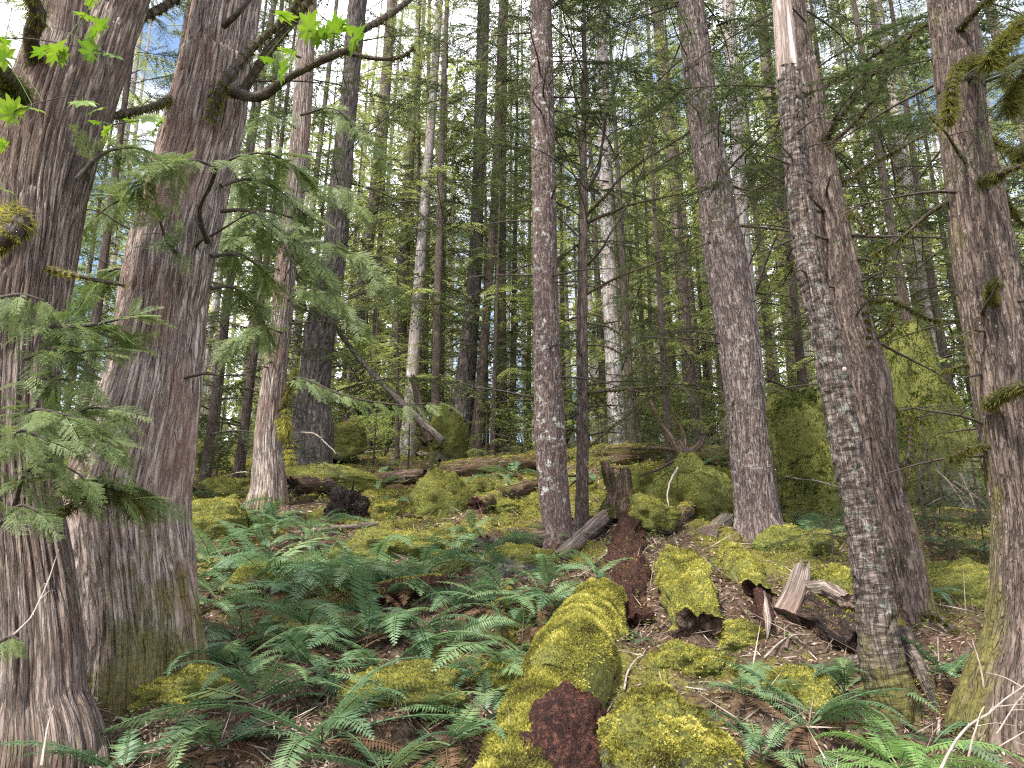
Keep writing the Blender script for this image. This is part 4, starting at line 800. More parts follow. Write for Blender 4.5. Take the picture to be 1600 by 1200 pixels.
boulder('rock_outcrop', 'tall dark rock with a green moss cap behind the brown hemlock on the right', H(1410, 775, .25), (.85, .9, 1.75), 26000, 'moss_dk', .06, cat='rock', mo=.75, lump=.28, thr=-.2)
for lab, px, py, r in (('low moss hump left of the lichen spotted trunk below the crest log', 780, 800, (.34, .3, .24)), ('small moss cushion just right of the round yellow boulder', 752, 770, (.3, .3, .22)),
                       ('moss hump beside the black root wad on its right', 598, 800, (.28, .26, .22)), ('moss covered hump between the thin hemlock and the dark green mound', 1030, 770, (.4, .4, .34)),
                       ('moss pad left of the stout fir base above the splintered log', 1120, 800, (.3, .3, .2)), ('low moss pad below the short mossy log', 1075, 1035, (.22, .2, .12)),
                       ('moss hump beneath the splintered log end', 1165, 1000, (.16, .2, .12)), ('long moss hummock under ferns at the lower middle', 560, 985, (.3, .22, .15)),
                       ('moss hummock at the foot of the foreground log on its left', 800, 1060, (.2, .2, .12)), ('moss hump left of the slim tan cedar base', 360, 775, (.5, .4, .3))):
    boulder('moss_hummock', lab, H(px, py, -.05), r, 5000, msize=.026 * (1 if py > 900 else 1.25), cat='moss hummock', mo=1, lump=.3)
# root wad, twisted stump, branchy stump
def rootwad():
    c = H(537, 806, .02); t = thing('root_wad', 'blackened upturned root wad in front of the brown barked log', 'stump', (c[0], c[1], gz(c[0], c[1])))
    n, k = 60, 60; ph = np.linspace(-.4, 1, n) * PI / 2; th = np.linspace(0, 2 * PI, k, endpoint=False); PH, TH = np.meshgrid(ph, th, indexing='ij')
    d = np.stack([np.cos(PH) * np.cos(TH), np.cos(PH) * np.sin(TH), np.sin(PH)], -1)
    a = 1 + .35 * fbm(d * 2.3, 4, 6) + .14 * np.abs(fbm(d * 8, 2, 8)); V = c + d * a[..., None] * np.array([.24, .24, .30]); V[..., 0] += (V[..., 2] - c[2]) * .12
    mb = MB(); mb.add(V.reshape(-1, 3), gfaces(n, k), 0, V.reshape(-1, 3), .1, 0); child(mb, 'root_mass', M['char'], t)
    for i in range(16):
        az = random.uniform(-PI, PI); el = random.uniform(-.2, 1.3); o = np.array([math.cos(az) * math.cos(el), math.sin(az) * math.cos(el), math.sin(el)]); L = random.uniform(.10, .26)
        C = resample(np.array([c + o * .15, c + o * .26 + rng.normal(size=3) * .02, c + o * (.24 + L) + np.array([0, 0, -.1 * random.random()]) + rng.normal(size=3) * .04]), 9)[0]
        mb = MB(); tube(mb, C, np.linspace(.035, .004, 9), 7, 0, rnd=.4); child(mb, 'root', M['char' if i % 3 else 'log'], t)
rootwad()
def hollow_stump(label, p, q, r, name='hollow_stump'):
    C, s, rs = resample(np.array([p, p + (q - p) * .4 + (.03, 0, 0), q]), 50, [r * 1.3, r, r * 1.05]); t = thing(name, label, 'stump', (p[0], p[1], gz(p[0], p[1]))); k = 48
    T_, A, B = frames(C); th = np.linspace(0, 2 * PI, k, endpoint=False); hh = np.linspace(0, 1, 50)[:, None]
    top = .72 + .32 * np.clip(vnoise(np.stack([np.cos(th) * 1.8, np.sin(th) * 1.8, th * 0], -1), 9), -.8, 1)[None]; gap = np.clip(1.2 - np.abs(((th - 4.7 + PI) % (2 * PI)) - PI) * 1.5, 0, 1)[None] * .14; hh = hh * (top - gap)
    ci = hh * 49; i0 = np.clip(ci.astype(int), 0, 48); f = (ci - i0)[..., None]; CC = C[i0] * (1 - f) + C[i0 + 1] * f; RR = (rs[i0] * (1 + .22 * fbm(np.stack([np.cos(th) * 2 + 0 * hh, np.sin(th) * 2 + 0 * hh, hh * 2], -1), 3, 4)))[..., None]
    O = A[0] * np.cos(th)[:, None] + B[0] * np.sin(th)[:, None]; Vo = CC + O[None] * RR; Vi = (CC + O[None] * RR * .62)[::-1]; V = np.concatenate([Vo, Vi])
    mb = MB(); mb.add(V.reshape(-1, 3), gfaces(100, k), 0, V.reshape(-1, 3), .2, .2); child(mb, 'shell', M['log'], t)
    mb = MB(); tufts(mb, Vo.reshape(-1, 3), gfaces(50, k), 3200, -.5, .035, 4, .3); child(mb, 'moss', M['moss_dk'], t, False); return t
hollow_stump('twisted dark hollow stump with mossy crown right of the thin hemlock', H(966, 815), at(962, 712, hit(966, 815)[1]), .15)
st = thing('dead_stump', 'dead branchy stump with bent mossy limbs on the dark green mound', 'stump', H(1072, 770)); YS = hit(1072, 780)[1]
for nm, pts, r0, r1, mo_ in (('trunk', [(1076, 770, YS), (1072, 735, YS), (1064, 705, YS), (1058, 690, YS)], .13, .07, 500), ('limb', [(1066, 720, YS), (1048, 690, YS), (1030, 655, YS), (1012, 615, YS)], .045, .025, 420),
                             ('limb', [(1072, 730, YS), (1080, 708, YS), (1092, 695, YS), (1098, 682, YS)], .06, .03, 420), ('limb', [(1068, 712, YS), (1066, 680, YS), (1056, 655, YS), (1050, 640, YS)], .035, .012, 60), ('limb', [(1060, 705, YS), (1030, 700, YS), (985, 702, YS)], .03, .012, 160), ('limb', [(1064, 715, YS), (1020, 735, YS), (1000, 745, YS)], .02, .008, 0)):
    limb(st, pts, r0, r1, 'log', mo_, .05, nm, 'moss_br', 12, .02)
sp_ = thing('bent_sapling', 'bent yellow mossy sapling stem behind the thin hemlock', 'sapling', H(946, 712)); YS = hit(946, 712)[1]
limb(sp_, [(946, 712, YS), (944, 670, YS), (938, 630, YS), (930, 600, YS), (920, 580, YS)], .045, .02, 'log', 900, .04, 'stem', 'moss')

# ------------------------------------------------------------------ loose sticks
def stick(label, pts, r, mat='pale', twigs=2, lifts=None, name='fallen_branch', cat='branch'):
    P = []
    for i, p in enumerate(pts):
        if len(p) == 3: P.append(at(*p))
        else: P.append(hit(*p) + np.array([0, 0, .012 + r]))
    P = np.array(P); L = np.linalg.norm(np.diff(P, axis=0), axis=1).sum(); n = max(12, int(L / .04)); C, s = resample(P, n)
    C = C + .006 * np.stack([vnoise(np.stack([s * 12, s * 0 + 3 * j, s * 0 + r * 500], -1), 4) for j in range(3)], 1); mb = MB(); tube(mb, C, np.linspace(r, r * .45, n), 7, 0, rnd=.4)
    b = P[0].copy(); b[2] = gz(b[0], b[1]); t = thing(name, label, cat, b); child(mb, 'stem', M[mat], t)
    for i in range(twigs):
        k = int(n * random.uniform(.35, .95)); k = min(k, n - 2); d = unit(C[k + 1] - C[k]) * .6 + rng.normal(size=3) * .5; d[2] = abs(d[2]) * .6; l = random.uniform(.05, .16)
        Q = resample(np.array([C[k], C[k] + d * l * .5, C[k] + d * l + (0, 0, -.02)]), 7)[0]; mb = MB(); tube(mb, Q, np.linspace(r * .5, r * .2, 7), 5, 0, rnd=.4); child(mb, 'twig', M[mat], t)
stick('long root like twig curving below the massive pale cedar', [(180, 1128), (240, 1132), (300, 1108), (348, 1080)], .007, 'pale', 3)
stick('thin twig lying parallel above the long curved root like twig', [(200, 1095), (250, 1075), (290, 1045), (318, 1040)], .006, 'twig', 2)
stick('dry twig rising in front of the huge forking cedar', [(62, 1200, 2.3), (68, 1150, 2.35), (83, 1105, 2.4)], .004, 'pale', 0)
stick('arched thin live twig in front of the huge forking cedar', [(18, 995, 2.3), (50, 960, 2.4), (70, 920, 2.5), (92, 860, 2.7)], .003, 'pale', 3)
stick('pale curved twig at the lower edge among the ferns', [(452, 1145), (475, 1160), (492, 1205)], .006, 'pale', 1)
stick('straight pale stick pointing uphill among the lower ferns', [(486, 1160), (512, 1145), (545, 1128)], .005, 'pale', 1)
stick('thin upright dry stalk in the middle of the fern bed', [(529, 1160), (530, 1120), (528, 1080, hit(529, 1160)[1])], .004, 'pale', 0)
stick('pale curved branch hanging over the dark green mound', [at3 for at3 in [(1058, 730, 8.6), (1043, 767, 8.3), (1046, 803, 8.1)]], .014, 'pale', 1)
stick('white twig standing in litter above the short mossy log', [(1052, 832), (1057, 850), (1062, 870)], .008, 'pale', 1)
stick('thin twig resting on the short mossy log', [(1048, 955, 5.5), (1058, 925, 5.7), (1068, 903, 5.9)], .006, 'pale', 2)
stick('twig lying on the big foreground boulder', [at(1022, 1200, 2.95).tolist() and (1020, 1205, 2.98), (1028, 1170, 3.1), (1037, 1130, 3.28)], .004, 'pale', 0)
stick('bare branch in front of the rock outcrop, left of the leaning snag', [(1228, 745, 9.5), (1275, 752, 9.3), (1325, 765, 9.0)], .012, 'pale', 3)
stick('long branch on the moss right of the stout fir', [(1215, 800), (1245, 830), (1275, 858)], .008, 'pale', 2)
stick('upright bare stem right of the brown hemlock base', [(1468, 1155), (1467, 1080, 3.9), (1466, 995, 3.9)], .008, 'pale', 1)
stick('long bare forked branch crossing the lower right corner', [(1462, 1215, 2.7), (1500, 1150, 2.75), (1545, 1110, 2.8), (1612, 1062, 2.85)], .0055, 'pale', 6)
stick('bare twig hanging below the long forked branch at lower right', [(1512, 1185, 2.75), (1520, 1150, 2.75), (1538, 1105, 2.8)], .004, 'pale', 3)
stick('bare twig at the right edge beside the long forked branch', [(1556, 1150, 2.8), (1580, 1110, 2.8), (1605, 1085, 2.8)], .0035, 'pale', 4)
stick('curved dry stem rising before the right edge tree', [(1536, 1075, 3.2), (1530, 1040, 3.2), (1520, 1000, 3.2)], .004, 'pale', 0)
for k, (a, b, w) in enumerate((((1462, 735), (1530, 800), 'upper'), ((1490, 752), (1545, 795), 'middle'), ((1450, 790), (1500, 770), 'crossing'), ((1475, 745), (1510, 795), 'steepest'), ((1500, 740), (1522, 790), 'shortest'))):
    stick(f'bare grey stick, {w} one of the pile left of the right edge tree', [(a[0], a[1], 7.0 - .1 * k), ((a[0] + b[0]) / 2, (a[1] + b[1]) / 2 - 4, 6.9 - .1 * k), (b[0], b[1], 6.8 - .1 * k)], .010, 'drystick', 3)
stick('arched dead twig over the moss left of the slim tan cedar', [(345, 748), (385, 738, 10.2), (405, 762)], .012, 'pale', 2)
stick('pale fallen branch left of the slim tan cedar', [(330, 722), (365, 714), (400, 712)], .014, 'pale', 2)
stick('curved pale branch behind the moss covered log', [(470, 675, 12.2), (495, 680, 12.0), (525, 708, 11.8)], .016, 'pale', 2)
stick('bare twig in the litter below the splintered log', [(1195, 1035), (1220, 1010), (1238, 1000)], .007, 'pale', 2)
stick('white splinter of wood in the litter left of the dark slab', [(1228, 1022), (1238, 1000), (1255, 1012)], .010, 'wood', 0)
stick('dry stick lying below the bare split log', [(935, 880), (950, 868), (968, 862)], .010, 'pale', 1)
stick('dry twig crossing the roots right of the massive pale cedar', [(305, 975), (330, 1000), (352, 1022)], .005, 'pale', 1)
stick('dead twig lying on the mossy mound under the stump', [(1118, 800), (1135, 788), (1148, 775)], .010, 'pale', 1)
stick('fallen twig lying between the foreground log and the boulder', [(975, 1085), (985, 1050), (1010, 1020)], .006, 'pale', 2)

# ------------------------------------------------------------------ ferns
def frond(seed, e0, e1, twist=0, mat=0):
    """sword fern frond along +X, length 1, in a list of pinnae along an arching rib"""
    r = np.random.default_rng(seed); n = 30; s = np.linspace(0, 1, n + 6); e = R(e0) + (R(e1) - R(e0)) * s ** 1.3
    side = twist * np.sin(s * 2.2); ds = s[1]; P = np.cumsum(np.stack([np.cos(e) * np.cos(side), np.cos(e) * np.sin(side), np.sin(e)], -1) * ds, 0); P -= P[0]
    mb = MB(); tube(mb, P, np.linspace(.008, .002, len(P)), 4, 0, rnd=.9, closed=False); T_ = unit(np.gradient(P, axis=0)); S = unit(np.cross(T_, (0, 0, 1))); U = np.cross(S, T_)
    i = np.arange(5, n + 5); u = (i - 5) / n; L = (.155 * np.clip(.45 + 3.2 * u, 0, 1) * (1 - u ** 2.2) + .012)
    for sd in (-1, 1):
        Lk = L * (.9 + .2 * r.random(n)); D = S[i] * sd + T_[i] * (.18 + .5 * u)[:, None] + U[i] * (-.12 + .10 * r.normal(size=n))[:, None]
        blades(mb, P[i] + T_[i] * (.4 * ds * (sd > 0)), D, Lk, .030 * (1.1 - .5 * u), U[i] + r.normal(size=(n, 3)) * .12, rnd=np.clip(.4 + .2 * r.normal(size=n), 0, 1), mid=.28)
    return mb
FR = [frond(1, 52, -40), frond(2, 40, -45, .35), frond(3, 30, -40, -.4), frond(4, 20, -30, .25), frond(5, 40, -10, -.3), frond(6, 12, -38, -.2), frond(7, 30, -65, .5)]
FR_ME = [f.mesh('frond', M['fern']) for f in FR]; FRL_ME = [f.mesh('bright_frond', M['fern_lt']) for f in FR]; FRD_ME = [f.mesh('dead_frond', M['fern_dead']) for f in (frond(9, 10, -40), frond(11, 2, -25, .4))]
FERNS = []
def fern(p, size, n, me=FR_ME, dead=4, az0=None, spread=2 * PI):
    t = bpy.data.objects.new('sword_fern', None); col.objects.link(t); t.location = p; t.empty_display_size = .1; t['category'] = 'fern'; t['group'] = 'sword ferns growing over the slope'
    a0 = random.random() * 6.28 if az0 is None else az0; FERNS.append((t, size, me is FRL_ME))
    for i in range(n):
        o = link('frond', random.choice(me), t); sc = size * random.uniform(.7, 1.15); o.scale = (sc, sc * random.uniform(.9, 1.15), sc); o.rotation_euler = (random.gauss(0, .3), random.gauss(.02, .2), a0 + spread * (i + random.uniform(-.35, .35)) / n)
    for i in range(dead):
        o = link('dead_frond', random.choice(FRD_ME), t); sc = size * random.uniform(.6, .95); o.scale = (sc,) * 3; o.rotation_euler = (random.gauss(0, .4), random.gauss(.08, .1), random.uniform(0, 6.28)); o['label'] = 'brown dead frond'
def inside(p, poly):
    x, y = p; c = False; j = len(poly) - 1
    for i in range(len(poly)):
        (xi, yi), (xj, yj) = poly[i], poly[j]
        if (yi > y) != (yj > y) and x < (xj - xi) * (y - yi) / (yj - yi) + xi: c = not c
        j = i
    return c
POLY_A = [(292, 800), (400, 800), (480, 800), (560, 850), (740, 835), (830, 880), (900, 890), (880, 950), (840, 1010), (790, 1080), (760, 1215), (180, 1215), (260, 1140), (370, 1090), (370, 1010), (310, 960)]
POLY_B = [(1110, 1090), (1200, 1080), (1330, 1090), (1470, 1140), (1480, 1215), (1150, 1215)]
pts = []
def try_fern(px, py, dmin, size=None, n=None, **kw):
    p = hit(px, py); 
    if any((p[0] - q[0]) ** 2 + (p[1] - q[1]) ** 2 < dmin ** 2 for q in pts): return
    pts.append(p); fern(p, (size or random.uniform(.30, .66)) * 1.2, max(6, int((n or random.randint(7, 12)) * .95)), **kw)
for px, py, s, n in ((425, 815, .5, 12), (330, 880, .55, 9), (480, 845, .45, 10), (545, 870, .5, 10), (735, 835, .42, 10), (640, 915, .5, 10), (560, 930, .55, 12), (870, 905, .45, 8), (660, 985, .5, 12), (770, 950, .5, 9), (440, 960, .45, 9), (700, 1010, .5, 10), (470, 1010, .4, 9), (820, 985, .42, 9),
                     (610, 790, .4, 8), (300, 830, .5, 8), (330, 760, .4, 7), (1015, 1005, .34, 7), (930, 905, .38, 7), (1235, 775, .5, 8), (880, 850, .4, 7), (760, 1130, .4, 9), (700, 1170, .42, 10), (1265, 1135, .42, 9), (1320, 1085, .36, 8), (1190, 1180, .38, 9), (1440, 930, .4, 7), (1480, 1060, .4, 7), (1100, 790, .4, 8), (1120, 770, .4, 7), (1160, 1085, .3, 7)):
    try_fern(px, py, .1, s, n)
try_fern(1405, 1205, .02, .40, 13, me=FRL_ME, dead=0); try_fern(190, 1215, .05, .40, 11)
k = 0
while k < 2600:
    k += 1; px, py = random.uniform(180, 1480), random.uniform(790, 1215)
    if inside((px, py), POLY_A): try_fern(px, py, .30 if py > 900 else .36)
    elif inside((px, py), POLY_B): try_fern(px, py, .25, random.uniform(.28, .42))
for k in range(34):       # scattered along the crest and to the sides
    px, py = random.choice([(random.uniform(300, 830), random.uniform(700, 790)), (random.uniform(930, 1140), random.uniform(730, 800)), (random.uniform(1210, 1600), random.uniform(740, 860))]); try_fern(px, py, .7, random.uniform(.4, .6), 7)

# ------------------------------------------------------------------ maple twigs
def maple_leaf(r):
    pts_ = []; lobes = [(-152, .50), (-105, .72), (-62, .90), (-30, .97), (0, 1.05), (30, .97), (62, .90), (105, .72), (152, .50)]
    for i, (a, l) in enumerate(lobes):
        for da, f in ((-13, .66), (-6, .84), (0, 1.0), (6, .84), (13, .66)): pts_.append((a + da * .9 + r.normal() * .8, l * f * (1 + .03 * r.normal())))
        if i < 8: pts_.append(((a + lobes[i + 1][0]) / 2, .80 * min(l, lobes[i + 1][1])))
    a = np.radians([p[0] for p in pts_]); l = np.array([p[1] for p in pts_]); ring = np.stack([l * np.cos(a), l * np.sin(a), -.16 * l ** 2 + .07 * np.cos(a * 8.0) * l], -1)
    mid = ring * .5; mid[:, 2] = ring[:, 2] * .3; n = len(ring); V = np.vstack([[[0, 0, .02]], mid, ring]); mb = MB(); i = np.arange(n - 1)
    mb.add(V, np.stack([np.zeros(n - 1, int), 1 + i, 2 + i], 1), 0, rnd=r.random()); mb.add(V, np.stack([1 + i, 1 + n + i, 2 + n + i, 2 + i], 1), 0, rnd=r.random()); return mb
LEAF_ME = [maple_leaf(np.random.default_rng(s)).mesh('leaf', M['maple']) for s in range(4)]
def maple(label, stem, leaves, r=.0025):
    P = np.array([at(*p) for p in stem]); t = thing('maple_branch', label, 'maple branch', P[0]); C, s = resample(P, 24); mb = MB(); tube(mb, C, np.linspace(r, r * .5, 24), 6, 0, rnd=.4); child(mb, 'stem', M['twig'], t)
    for px, py, Y, size, rx, ry, rz in leaves:
        p = at(px, py, Y); k = int(np.argmin(np.linalg.norm(C - p, axis=1))); o = link('leaf', random.choice(LEAF_ME), t); o.location = Vector(p) - t.location
        sc = 1.22 * size * depth(p) / FPX; o.scale = (sc, sc, sc); o.rotation_euler = (R(rx), R(ry), R(rz))
        mb = MB(); tube(mb, resample(np.array([C[k], (C[k] + p) / 2 + (0, 0, .004), p]), 6)[0], .0012, 4, 0, rnd=.6); child(mb, 'leaf_stalk', M['maple'], t)
maple('maple twig with bright leaves across the huge forking cedar, upper left', [(-40, 62, 2.1), (40, 60, 2.1), (120, 72, 2.1), (185, 88, 2.1)], [(88, 84, 2.08, 26, 60, 10, -80), (70, 80, 2.12, 22, 20, 20, -100), (144, 82, 2.1, 24, 75, 0, -110), (152, 48, 2.1, 28, 60, 0, -70), (130, 24, 2.12, 20, 15, 10, -10), (172, 84, 2.1, 18, 30, 30, -20), (100, 92, 2.1, 18, 70, 5, -85), (145, 0, 2.1, 20, 60, 0, -90)])
maple('maple twig low in the upper left corner against the huge cedar', [(-40, 200, 2.0), (10, 180, 2.0), (45, 165, 2.0), (120, 150, 2.05), (150, 172, 2.1)], [(22, 178, 2.0, 27, 55, -20, -120), (48, 168, 2.0, 20, 20, 20, -20), (128, 158, 2.05, 25, 30, 35, -40), (148, 172, 2.06, 18, 40, 30, -60), (4, 228, 2.0, 16, 40, 0, -120), (8, 90, 2.0, 26, 60, 0, -120), (0, 62, 2.02, 18, 10, 0, 0), (5, 295, 2.0, 16, 15, 20, -10)])
maple('maple twig hanging between the two big cedars', [(175, 195, 2.3), (205, 190, 2.3), (235, 188, 2.3)], [(232, 182, 2.3, 26, 25, 40, -45), (245, 198, 2.3, 22, 65, 20, -70), (200, 188, 2.32, 14, 15, 0, 10), (166, 206, 2.3, 14, 60, 0, -80), (145, 190, 2.3, 12, 15, 0, 0)])
maple('maple twig with a row of bright leaves right of the massive cedar top', [(400, -20, 2.3), (430, 15, 2.3), (470, 45, 2.3), (520, 52, 2.3), (560, 62, 2.3)], [(484, 46, 2.3, 30, 60, 0, -105), (522, 48, 2.3, 28, 45, -15, -80), (555, 66, 2.3, 30, 65, 0, -85), (540, 42, 2.32, 24, 20, 0, 20), (440, 24, 2.3, 22, 12, 0, 0), (445, 78, 2.3, 20, 20, 10, -10), (413, 92, 2.3, 16, 15, 0, 0), (442, 114, 2.28, 24, 75, 0, -90), (500, 60, 2.3, 22, 50, 5, -110)])

# ------------------------------------------------------------------ young conifers and understorey shrubs
def conifer_mesh(seed, h0, Ht, n, Lm, sparse_low=.3, boughs=None):
    r = np.random.default_rng(seed); mb = MB()
    for i in range(n):
        u = (i + r.random()) / n; h = h0 + (Ht - h0) * u; L = Lm * (1 - u) ** .75 * r.uniform(.6, 1.2) + .25; low = r.random() < sparse_low * (1 - u) * 1.6
        src = SPARSE[r.integers(3)] if low else FULL[r.integers(5)]; mb.merge(src, rotm(i * 2.4 + r.normal() * .5, r.normal() * .12 + .22 - .3 * (1 - u), r.normal() * .2) * (L / 2.5), np.array([0, 0, h]), r.random())
    return mb
SMALL = [conifer_mesh(s, .25, 3.2, 26, 1.1, .2) for s in (1, 2)]
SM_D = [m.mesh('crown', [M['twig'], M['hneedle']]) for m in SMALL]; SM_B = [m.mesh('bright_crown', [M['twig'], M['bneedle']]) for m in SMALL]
UNDER = [conifer_mesh(s, .6, 9.0, 46, 1.9, .25) for s in (3, 4, 5)]
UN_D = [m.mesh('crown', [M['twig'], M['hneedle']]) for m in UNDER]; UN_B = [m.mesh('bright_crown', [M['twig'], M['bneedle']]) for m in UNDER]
TALL = [conifer_mesh(10, 2.8, 30, 90, 3.0, .6), conifer_mesh(11, 5.0, 30, 88, 2.8, .55), conifer_mesh(12, 2.0, 28, 90, 2.6, .6), conifer_mesh(13, 6.5, 32, 85, 3.2, .5)]
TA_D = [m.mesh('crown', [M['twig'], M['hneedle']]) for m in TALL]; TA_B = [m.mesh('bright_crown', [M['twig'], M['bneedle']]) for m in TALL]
def trunk_mesh(seed, Ht, mat, name='trunk'):
    mb = MB(); z = np.concatenate([[-.6], np.linspace(0, Ht, 40)]); C = np.stack([.25 * np.sin(z * .13 + seed) - .25 * math.sin(seed), .25 * np.cos(z * .11 + seed) - .25 * math.cos(seed), z], -1)
    rad = .2 * (1.02 - .85 * np.clip(z, 0, Ht) / Ht) + .05 * np.exp(-np.clip(z, 0, 9) / .4); tube(mb, C, rad, 16, 0, lambda th, s_, Rm: Rm * (1 + .05 * vnoise(np.stack([np.cos(th) * 4, np.sin(th) * 4, s_ * .8], -1), 3)), rnd=.3, mo=np.clip(.5 * np.exp(-np.clip(z, 0, 9) / .8), 0, 1)); return mb.mesh(name, M[mat])
TR_TALL = {m: trunk_mesh(i, 30, {'fir': 'fir_grey'}.get(m, m)) for i, m in enumerate(('far', 'fir', 'hem', 'fir_grey', 'hem_thin'))}; TR_UN = trunk_mesh(3, 9, 'hem_thin'); TR_SM = trunk_mesh(4, 3.2, 'twig')
BG = []
def bgtree(name, p, tr, cr, rad, sc, cat='tree', group='slim forest trees standing beyond the crest', lean=0):
    t = bpy.data.objects.new(name, None); col.objects.link(t); t.location = p; t['category'] = cat; t['group'] = group; t.rotation_euler = (random.gauss(0, .012), lean + random.gauss(0, .012), random.random() * 6.28)
    a = link('trunk', tr, t); k = rad / .2; a.scale = (k, k, sc); c = link('crown', cr, t); c.scale = (sc, sc, sc); BG.append(t); return t
# trunks read off the photograph: pixel column at 600 px down, distance, thickness in pixels, bark, crown brightness
for px, Y, w, mat, cr in ((331, 17, 14, 'fir', 0), (390, 19, 13, 'hem_thin', 0), (456, 26, 12, 'fir', 0), (588, 28, 9, 'far', 0), (606, 22, 15, 'far', 1), (640, 19, 19, 'far', 1), (664, 24, 11, 'hem', 0), (683, 18, 13, 'hem_thin', 0), 
                         (775, 25, 9, 'fir', 0), (787, 20, 12, 'hem_thin', 0), (890, 26, 11, 'far', 1), (950, 20, 12, 'far', 1), (962, 15, 25, 'far', 0), (1032, 36, 11, 'far', 1), (1050, 22, 9, 'hem', 0), (1082, 19, 28, 'hem', 1), (1104, 26, 11, 'far', 0), 
                         (1214, 24, 13, 'far', 1), (1248, 20, 20, 'hem', 0), (1264, 29, 10, 'far', 1), (1400, 22, 12, 'far', 0), (1428, 28, 10, 'far', 1), (1452, 19, 16, 'hem', 0), (1476, 15, 18, 'far', 0), (1588, 18, 16, 'hem_thin', 0), (1625, 24, 14, 'far', 0), (60, 20, 16, 'fir', 0), (130, 26, 12, 'far', 0), (-60, 17, 18, 'fir', 0), (1720, 16, 20, 'hem', 0), (220, 19, 16, 'fir', 0), (-180, 24, 18, 'far', 0), (1800, 22, 18, 'far', 0)):
    d = ray(px, 600); x = d[0] / d[1] * Y * (1.0 + .0); rad = w / 2 * Y * 1.02 / FPX * 1.12; i = random.randrange(4)
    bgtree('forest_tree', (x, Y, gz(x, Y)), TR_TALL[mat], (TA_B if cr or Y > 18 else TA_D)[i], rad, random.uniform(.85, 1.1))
for i in range(30):      # a second, deeper ring
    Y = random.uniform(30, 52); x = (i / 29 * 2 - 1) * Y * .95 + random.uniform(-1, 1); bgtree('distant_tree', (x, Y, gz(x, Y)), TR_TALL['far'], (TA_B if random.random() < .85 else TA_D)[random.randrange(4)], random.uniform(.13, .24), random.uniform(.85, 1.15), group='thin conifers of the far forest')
for px, Y, cr, sc in ((1040, 11.5, 0, .8), (985, 12.5, 0, 1.15), (1085, 15, 1, 1.3), (655, 20, 0, 1.6), (625, 21, 1, 1.7), (800, 20, 1, 1.6), (385, 13, 0, 1.2), (335, 11.5, 0, 1.1), (1255, 14, 1, 1.5), (1350, 13, 0, 1.4), (1440, 11.5, 0, 1.5), (1480, 15, 1, 1.7), (945, 19, 1, 1.7), (140, 10, 0, 1.2), (1560, 13, 0, 1.5), (580, 21, 1, 1.8), (1130, 18, 1, 1.6), (690, 23, 1, 1.5), (760, 24, 1, 1.5), (615, 27, 1, 1.8), (675, 29, 1, 1.9), (825, 27, 1, 1.8), (915, 28, 1, 1.8), (970, 26, 1, 1.7), (1050, 29, 1, 1.9), (1105, 25, 1, 1.7), (1235, 24, 1, 1.7), (1350, 25, 1, 1.8), (1470, 24, 1, 1.8), (470, 27, 1, 1.8), (535, 29, 1, 1.9),  (880, 23, 1, 1.5), (1010, 22, 1, 1.6), (560, 24, 1, 1.6), (440, 21, 1, 1.4), (1210, 20, 1, 1.5), (1300, 19, 1, 1.4), (1400, 20, 1, 1.6), (1520, 19, 1, 1.5), (345, 15, 0, .8), (420, 18, 0, .9), (580, 20, 1, .7), (625, 17, 0, .6), (660, 24, 1, .9), (770, 16, 0, .8), (800, 21, 1, .9), (905, 18, 1, .8), (985, 15, 0, .75), (1020, 18, 0, 1.0), (1060, 24, 1, 1.0), (1110, 19, 1, .8), (1205, 17, 0, .8), (1240, 25, 1, 1.0), (1330, 18, 0, .9), (1430, 17, 0, .9), (1520, 16, 0, .9), (1580, 22, 1, 1.0), (110, 13, 0, .9), (170, 17, 0, 1.0), (20, 15, 0, 1.0), (1640, 15, 0, 1.), (240, 24, 1, 1.1), (500, 25, 1, 1.0), (740, 28, 1, 1.0), (850, 30, 1, 1.1), (1150, 30, 1, 1.1), (1380, 28, 1, 1.1)):
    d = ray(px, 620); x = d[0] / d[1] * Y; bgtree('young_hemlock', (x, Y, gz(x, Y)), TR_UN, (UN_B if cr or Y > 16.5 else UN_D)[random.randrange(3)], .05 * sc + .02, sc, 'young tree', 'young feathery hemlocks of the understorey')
for px, Y, cr, sc in ((1175, 12.5, 0, .5), (1225, 10.2, 0, .5), (1205, 9.4, 0, .42), (1245, 9.6, 0, .36), (1455, 9.6, 0, .5), (1390, 9.2, 0, .5), (1340, 10, 0, .5), (640, 14, 1, .5), (585, 15, 1, .5), (1150, 14.5, 1, .5), (1000, 13.5, 0, .45), (1440, 8.5, 0, .45), (1395, 10, 0, .5), (1510, 8.5, 0, .4), (345, 12.5, 0, .5), (760, 13.5, 1, .5), (820, 14, 1, .45), (935, 14, 1, .5), (1545, 10, 0, .6), (1425, 7.2, 0, .32)):
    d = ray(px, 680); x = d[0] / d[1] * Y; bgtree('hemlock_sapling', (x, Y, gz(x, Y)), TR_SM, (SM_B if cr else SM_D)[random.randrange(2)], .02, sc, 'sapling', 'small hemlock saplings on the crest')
def sapling(label, px, py, hgt, boughs, seed):
    p = hit(px, py); t = thing('hemlock_sapling', label, 'sapling', p); top = p + np.array([.02, 0, hgt]); mb = MB(); C, s = resample(np.array([p, (p + top) / 2 + (.02, 0, 0), top]), 20); tube(mb, C, np.linspace(.010, .003, 20), 8, 0, rnd=.3); child(mb, 'trunk', M['twig'], t)
    for i in range(boughs):
        o = link('bough', BOUGH_ME[i % 5], t); u = .2 + .8 * (i + .5) / boughs; o.location = Vector(C[int(19 * u)]) - t.location; sc = random.uniform(.16, .30) * (1.2 - .5 * u); o.scale = (sc,) * 3; o.rotation_euler = (random.gauss(0, .15), random.gauss(0, .12), i * 2.4)
